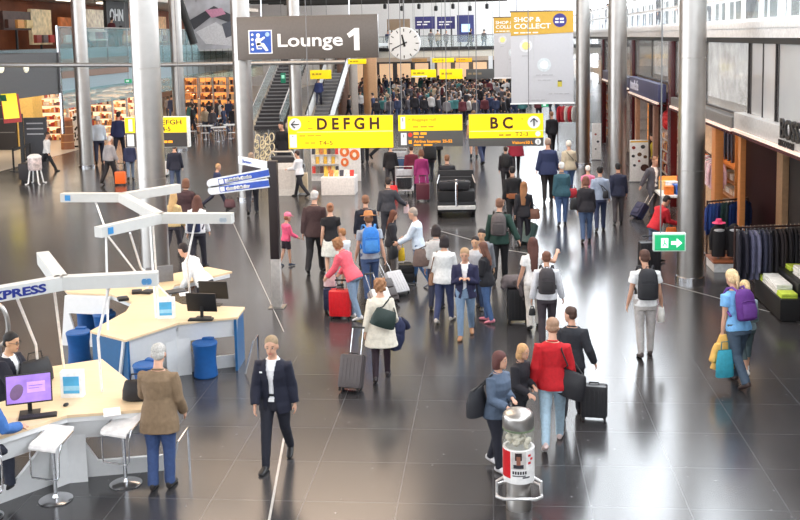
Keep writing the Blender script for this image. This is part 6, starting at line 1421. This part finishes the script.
for k in range(26):
    a = random.uniform(-2.6, -.5); z = random.uniform(.2, 1.6); b.ell((.27*math.cos(a), .19*math.sin(a), z), (.05, .02, .06), 8, 6)
b.done('black_dots', BLACK, e); B().cyl(0, 0, 0, .1, .2).done('foot', BLACK, e)
q = at_z(40, 160); e = empty('info_board', q, 0, 'dark information board with white lines on the left', 'board'); B().box(-.7, .4, 0, .1, .1, 2.0, .02).done('panel', mat((52, 54, 62), .4), e); B().box(-.7, .4, -.2, .3, 0, .1, .02).done('foot', BLACK, e)
for z in (1.2, 1.45, 1.7): B().box(-.55, .25, -.012, 0, z, z+.06).done('line', mat((190, 192, 200), .5), e)
q = at_z(14, 150); e = empty('dark_cabinet', q, 0, 'dark cabinet with a golden side at the left picture edge', 'cabinet'); B().box(-1.6, .2, 0, 1.2, 0, 3.0, .02).done('body', mat((42, 40, 44), .5), e); B().box(.2, 1.1, 0.1, 1.2, 0, 2.9, .02).done('golden_side', mat((214, 174, 96), .5, emit=.15), e)
for z in (.9, 1.6, 2.3): B().box(-1.5, .1, -.02, 0, z, z+.04).done('line', GREYPLASTIC, e)
# black belt barrier
p0, p1 = at_z(14, 171), at_z(31, 165); e = empty('belt_barrier', p0, 0, 'black belt barrier before the left shops', 'barrier'); d = p1-p0
for t in (0, 1): B().cyl(d.x*t, d.y*t, 0, 1.0, .04).done('post', BLACK, e); B().cyl(d.x*t, d.y*t, 0, .03, .18).done('foot', BLACK, e)
B().slab([Vector((0, 0, .85)), d+Vector((0, 0, .85)), d+Vector((0, 0, .97)), Vector((0, 0, .97))], (0, .01, 0)).done('belt', BLACK, e)
# clear drum on white legs
q = at_z(36, 184); e = empty('drum_stand', q, 0, 'white stand with a clear drum next to the striding man on the left', 'stand')
B().lathe([(.24, .55), (.26, .6), (.26, 1.0), (.24, 1.05)], 24).done('drum', mat((205, 190, 188), .3, var=.4, scale=10), e); B().lathe([(.27, 1.03), (.27, 1.08), (.16, 1.16), (.02, 1.18)], 24).done('lid', WHITE, e)
for a in (0, PI/2, PI, 3*PI/2): B().tube([(.2*math.cos(a+.78), .2*math.sin(a+.78), .6), (.3*math.cos(a+.78), .3*math.sin(a+.78), .04), (.42*math.cos(a+.78), .42*math.sin(a+.78), .02)], .03, 8).done('leg', WHITE, e)
q = at_z(27, 182); e = empty('rolling_cart', q, 0, 'low black box cart left of the white drum stand', 'cart'); B().box(-.25, .3, -.2, .4, .1, .75, .08).done('body', mat((40, 34, 36), .6), e)
for sx in (-.18, .22): B().cyl(sx, 0, 0, .1, .05).done('wheel', BLACK, e)
# small green exit signs
for x, y, Y, lb in ((128, 81, 52, 'small green exit sign beside the thick left column'), (545, 105, 60, 'tiny green exit sign under the large white banner')):
    s = Board('exit_sign', lb, 'sign', x-3.5, y-2, x+3.5, y+2, Y, .08, mat((40, 160, 110), .4, emit=.4)); s.rect('white_mark', x-2, y-1, x+1, y+1, mat((220, 255, 235), .4, emit=.4)); s.cables((x,), 12.2)
# cafe behind the left columns
for k, (x, y) in enumerate([(206, 139), (219, 141), (231, 138), (212, 131), (226, 130)]):
    q = at_z(x, y); e = empty('cafe_table', q, .2*k, '%s white cafe table behind the left columns' % ('left front', 'middle front', 'right front', 'left rear', 'right rear')[k], 'table')
    B().box(-.4, .4, -.4, .4, .72, .76, .01).done('tabletop', mat((236, 236, 238), .4), e); B().cyl(0, 0, .03, .72, .035).done('leg', CHROME, e); B().cyl(0, 0, 0, .03, .28).done('base', CHROME, e)
    for j, (dx, dy, rz) in enumerate(((-.75, 0, -PI/2), (.75, 0, PI/2))):
        c_ = empty('cafe_chair', q+Vector((dx, dy, 0)), rz+.2*k, 'white metal cafe chair %s the %s cafe table' % (('left of', 'right of')[j], ('left front', 'middle front', 'right front', 'left rear', 'right rear')[k]), 'chair', 'cafe chairs')
        B().box(-.2, .2, -.2, .2, .43, .46, .01).done('seat', mat((226, 226, 230), .4), c_); B().box(-.2, .2, -.22, -.19, .55, .85, .01).done('backrest', mat((60, 60, 66), .4), c_)
        for sx in (-.18, .18):
            B().tube([(sx, .18, .43), (sx, .2, 0)], .014, 6).done('leg', CHROME, c_); B().tube([(sx, -.2, .85), (sx, -.2, .43), (sx, -.24, 0)], .014, 6).done('leg', CHROME, c_)
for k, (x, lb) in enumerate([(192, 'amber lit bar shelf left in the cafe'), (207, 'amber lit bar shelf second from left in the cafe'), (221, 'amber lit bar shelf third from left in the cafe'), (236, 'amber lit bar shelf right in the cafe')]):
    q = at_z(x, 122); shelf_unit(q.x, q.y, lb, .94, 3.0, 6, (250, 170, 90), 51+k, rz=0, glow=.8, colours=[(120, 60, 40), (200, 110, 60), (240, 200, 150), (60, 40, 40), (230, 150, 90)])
for k in range(9):
    q = at_Y(188+6*k, 90+(k % 3)*4, 66); e = empty('pendant_lamp', q, 0, 'amber pendant lamp %s from the left over the cafe' % ('first', 'second', 'third', 'fourth', 'fifth', 'sixth', 'seventh', 'eighth', 'ninth')[k], 'lamp', 'pendant lamps over the cafe')
    B().lathe([(.03, .22), (.08, .18), (.20, 0), (.19, 0)], 16).done('shade', mat((200, 110, 60), .4), e); B().ell((0, 0, .03), (.10, .10, .10), 12, 8).done('bulb', mat((255, 220, 160), .4, emit=4), e); B().tube([(0, 0, .2), (0, 0, 12.2-q.z)], .012, 6).done('cord', BLACK, e)
# hanging abstract picture panels over the cafe
for k, (pts, Y, rgb, lb) in enumerate([(((183, -6), (240, -10), (238, 48), (199, 50), (190, 30)), 58, (190, 192, 200), 'large hanging panel with grey and white abstract picture over the cafe')]):
    P3_ = [at_Y(x, y, Y) for x, y in pts]; c_ = P3_[3]; e = empty('hanging_picture', c_, 0, lb, 'picture')
    B().slab([p-c_ for p in P3_], (0, .1, 0)).done('panel', mat(rgb, .5, var=.3, scale=.9), e, False)
    def blob(px, m, nm, d=-.02): B().slab([at_Y(x, y, Y)-c_+Vector((0, d, 0)) for x, y in px], (0, -.01, 0)).done(nm, m, e, False)
    blob([(190, 20), (214, 6), (238, 18), (238, 26), (212, 16), (194, 30)], mat((70, 72, 80), .5), 'dark_shape'); blob([(205, 10), (222, 8), (226, 14), (212, 18)], mat((214, 150, 180), .5), 'pink_shape', -.03)
    blob([(196, 32), (216, 22), (236, 36), (236, 46), (206, 44)], mat((228, 230, 236), .5), 'white_shape'); blob([(222, 24), (234, 20), (236, 34), (226, 38)], mat((96, 100, 112), .5), 'grey_shape', -.03)
    for x in (196, 232): B().tube([at_Y(x, 2, Y)-c_, at_Y(x, 2, Y)-c_+Vector((0, 0, 12.2-at_Y(x, 2, Y).z))], .02, 6).done('cable', GREYPLASTIC, e)
p0, p1 = at_Y(178, -4, 56), at_Y(194, 44, 56); tag(B().tube([p0+(p0-p1)*1.1, p1], .22, 10).done('raking_strut', BLACK), 'black raking strut left of the hanging abstract picture', 'beam')
# left upper walkway shops
struct(B().box(-27.2, -27, 36, 92, 5.15, 8.6).done('wall_left_upper', mat((150, 82, 50), .6, var=.3, scale=.8)))
for k, (y, z0, z1, l, rgb, lb) in enumerate([(42, 5.6, 6.5, 3.2, (190, 96, 50), 'orange shop panel at the left edge of the upper floor'), (45.3, 5.4, 7.4, 2.2, (206, 196, 186), 'pale shop panel on the left upper floor'), (48.6, 5.3, 7.6, 2.6, (178, 84, 44), 'rust coloured shop panel on the left upper floor'), (52.2, 6.2, 7.2, 3.2, (70, 50, 44), 'dark shop panel on the left upper floor'),
        (55.8, 5.4, 7.4, 2.6, (214, 190, 150), 'cream shop panel on the left upper floor'), (59.4, 5.4, 7.0, 3.4, (196, 110, 60), 'orange-brown shop panel behind the slim left column'), (64, 5.6, 7.6, 4.0, (236, 216, 196), 'lit white shop panel between the left columns'), (70, 5.4, 7.4, 4.4, (190, 120, 76), 'amber shop panel on the left upper floor'), (76, 5.4, 7.4, 4.4, (224, 176, 130), 'peach shop panel at the far end of the left upper floor')]):
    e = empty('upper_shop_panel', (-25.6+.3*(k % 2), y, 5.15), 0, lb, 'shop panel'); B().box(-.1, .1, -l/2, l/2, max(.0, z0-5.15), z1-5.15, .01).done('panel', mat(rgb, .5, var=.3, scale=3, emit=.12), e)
    if z0 > 5.2: B().box(-.05, .05, -.05, .05, 0, z0-5.15).done('post', DARK, e)
    for j in range(3): B().box(.1, .3, -l/2+.15+j*l/3, -l/2+.05+(j+.8)*l/3, max(.05, z0-5.05), max(.05, z0-5.05)+.45, .01).done('display_item', mat(SHC[(k*3+j*2) % 8], .5), e)
for k, y in enumerate((51, 57, 63, 70)):
    o = B().box(-.2, .2, -1.2, 1.2, 0, .08).done('light_strip', mat((255, 240, 220), .4, emit=3)); o.location = (-24.4, y, 7.9); tag(o, 'white light strip %s from the near end above the left upper shops' % ('first', 'second', 'third', 'fourth')[k], 'light', 'light strips above the left upper shops')
struct(B().box(-27, -21.2, 36, 92, 8.0, 8.3).done('ceiling_left_upper', mat((225, 215, 205), .6)))
q = at_X(116, 5, -23.2); e = empty('dark_sign', (q.x, q.y, 6.2), 0, 'dark upper shop sign with white letters between the left columns', 'sign'); B().box(-.1, .1, -1.9, 1.9, 0, 1.8).done('panel', mat((40, 38, 42), .4), e); B().box(-.05, .05, -.05, .05, -1.05, 0).done('post', DARK, e)
text('lettering', 'OHN', 1.0, PAPER, e, (.13, -1.5, .6), (PI/2, 0, PI/2), .01, .03)
for k, (x, y) in enumerate(((25, 68), (0, 68))):
    q = at_Y(x, y, 46.5) if k == 0 else at_Y(1, 68, 46.5); o = B().ell((0, 0, 0), (.10, .22, .22), 14, 10).done('wall_lamp', mat((245, 238, 215), .4, emit=.6)); q = at_X(x+1, y, XL+.02); o.location = q; tag(o, 'round pale wall lamp %s on the dark grey left fascia' % ('right', 'left')[k], 'lamp')
# stairs and escalator up to the upper floor
def stair(pxl, pxr, Y0, Y1, zt, label, esc=False):
    a = at_Y(pxl, 100, Y0); b_ = at_Y(pxr, 100, Y0); cx = (a.x+b_.x)/2; w_ = abs(b_.x-a.x); n = 24
    e = empty('escalator' if esc else 'staircase', (cx, Y0, 0), 0, label, 'escalator' if esc else 'stairs')
    t = B()
    for k in range(n): t.box(-w_/2, w_/2, (Y1-Y0)*k/n, (Y1-Y0)*(k+1)/n+.05, max(0, zt*k/n-.4), zt*(k+1)/n)
    t.done('steps', mat((74, 72, 76), .5) if not esc else mat((120, 120, 124), .35, .5), e, False)
    t = B()
    for k in range(n): t.box(-w_/2+.02, w_/2-.02, (Y1-Y0)*k/n-.01, (Y1-Y0)*k/n, zt*(k+1)/n-.05, zt*(k+1)/n)
    t.done('nosing', mat((170, 168, 170), .4), e, False)
    for sx in (-1, 1):
        x = sx*(w_/2+.06)
        B().slab([(x, -.6, .1), (x, Y1-Y0, zt+.1), (x, Y1-Y0, zt+1.0), (x, -.6, .95)], (sx*.1, 0, 0)).done('balustrade', mat((250, 250, 250), .4) if esc else glass((200, 215, 215), .35), e, False)
        B().tube([(x+sx*.05, -.7, .9), (x+sx*.05, -.6, 1.0), (x+sx*.05, Y1-Y0, zt+1.05)], .05, 8).done('handrail', BLACK if esc else CHROME, e)
    return e
stair(253, 280, 60, 71, 4.95, 'dark staircase rising behind the round column, left of the escalator')
stair(309, 329, 60, 72, 4.95, 'escalator with white sides rising behind the DEFGH sign', True)
struct(B().box(-21, -8.6, 71.5, 86, 4.7, 4.95).done('floor_landing', mat((210, 215, 215), .4)))
s = Board('exit_sign', 'green exit sign on the rail between staircase and escalator', 'sign', 280.5, 73, 285.5, 83, 59, .08, mat((20, 120, 90), .4, emit=.3)); s.rect('white_mark', 281.5, 75, 284.5, 78.5, mat((160, 230, 200), .4, emit=.3)); s.cables((283,), 12.2)
pq = at_z(322, 138); person('man in navy riding up the escalator', (at_Y(319, 100, 62.4).x, 62.4, 4.95*6/24), 1.76, 0, ((42, 52, 98), 'jacket'), ((40, 42, 60), 'trousers'), hair=((40, 32, 30), 'short'))
# brushed machines / columns right of the escalator
for k, (x, y, r_, h_, rgb, lb) in enumerate([(331, 118, .38, 4.6, (196, 190, 182), 'pale round column right of the escalator'), (344, 118, .40, 4.4, (120, 92, 80), 'brown cylinder right of the pale round column'), (353, 116, .40, 4.4, (190, 178, 168), 'second pale cylinder behind the yellow sign'), (371, 114, .5, 4.4, (206, 160, 120), 'copper toned cylinder left of the clock')]):
    q = at_z(x, y); tag(B().lathe([(r_, 0), (r_, h_)], 28).done('round_pillar', mat(rgb, .35, .4)), lb, 'pillar').location = q
# bridge: boards, screens, back wall fittings
for x0, y0, x1, y1, Y, rgb, lb in [(415, 16.5, 435, 29, YF+4, (52, 50, 112), 'left dark blue board on the far bridge'), (437, 16.5, 455, 29, YF+4, (52, 50, 112), 'middle dark blue board on the far bridge'), (457, 15, 474, 42, YF+3.5, (48, 52, 110), 'tall dark blue board on the far bridge'), (387, 19, 410, 30, YF+4, (140, 120, 100), 'brown board behind the clock on the far bridge')]:
    s = Board('notice_board', lb, 'board', x0, y0, x1, y1, Y, .15, mat(rgb, .5))
    if 'blue' in lb and 'tall' not in lb: s.bars(x0+2, y0+6, 1.2, 14, PAPER, 2); s.bars(x0+2, y0+8.6, 1.2, 11, PAPER, 2)
    if 'tall' in lb: s.rect('lit_screen', x0+4.5, y0+9, x1-4, y0+17, mat((170, 205, 245), .4, emit=.8))
    bq = s.o.z-zf
    if bq > 0: B().box(-s.w*.3-.06, -s.w*.3+.06, .03, .12, -bq, 0).done('leg', DARK, s.e); B().box(s.w*.3-.06, s.w*.3+.06, .03, .12, -bq, 0).done('leg', DARK, s.e)
for k in range(7):
    q = at_Y(385+17*k, 9+(k % 2)*2, 78); e = empty('spotlight', q, 0, 'black spotlight %s from the left under the far roof trusses' % ('first', 'second', 'third', 'fourth', 'fifth', 'sixth', 'seventh')[k], 'spotlight', 'spotlights under the far roof')
    B().lathe([(.08, 0), (.14, .05), (.14, .35), (.05, .42)], 14).done('can', BLACK, e); B().tube([(0, 0, .4), (0, 0, 12.2-q.z)], .02, 6).done('rod', BLACK, e)
# shop fronts under the bridge, at the far end of the hall
for k, (x0, x1, rgb, lb) in enumerate([(-19, -13, (90, 70, 60), 'brown shop front at the far left end of the hall'), (-12.5, -6.5, (60, 58, 62), 'dark shop front at the far end behind the crowd'), (-6, 0, (110, 96, 84), 'grey-brown shop front at the far end behind the crowd'), (.5, 5.4, (70, 54, 48), 'dark brown shop front at the far right end of the hall')]):
    e = empty('store', ((x0+x1)/2, 112, 0), 0, lb, 'store'); w_ = x1-x0; B().box(-w_/2, w_/2, 0, .4, 0, 3.4).done('wall', mat(rgb, .5, var=.3, scale=1), e)
    for j in range(3): B().box(-w_/2+.3+j*w_/3, -w_/2+.1+(j+.85)*w_/3, -.05, 0, .2, 2.5).done('window', mat((230, 190, 150), .3, emit=.4), e)
    B().box(-w_/2, w_/2, -.1, 0, 2.7, 3.3).done('sign_band', mat((200, 180, 160), .5), e)
# a white canopy strip and lamp fittings in the far hall
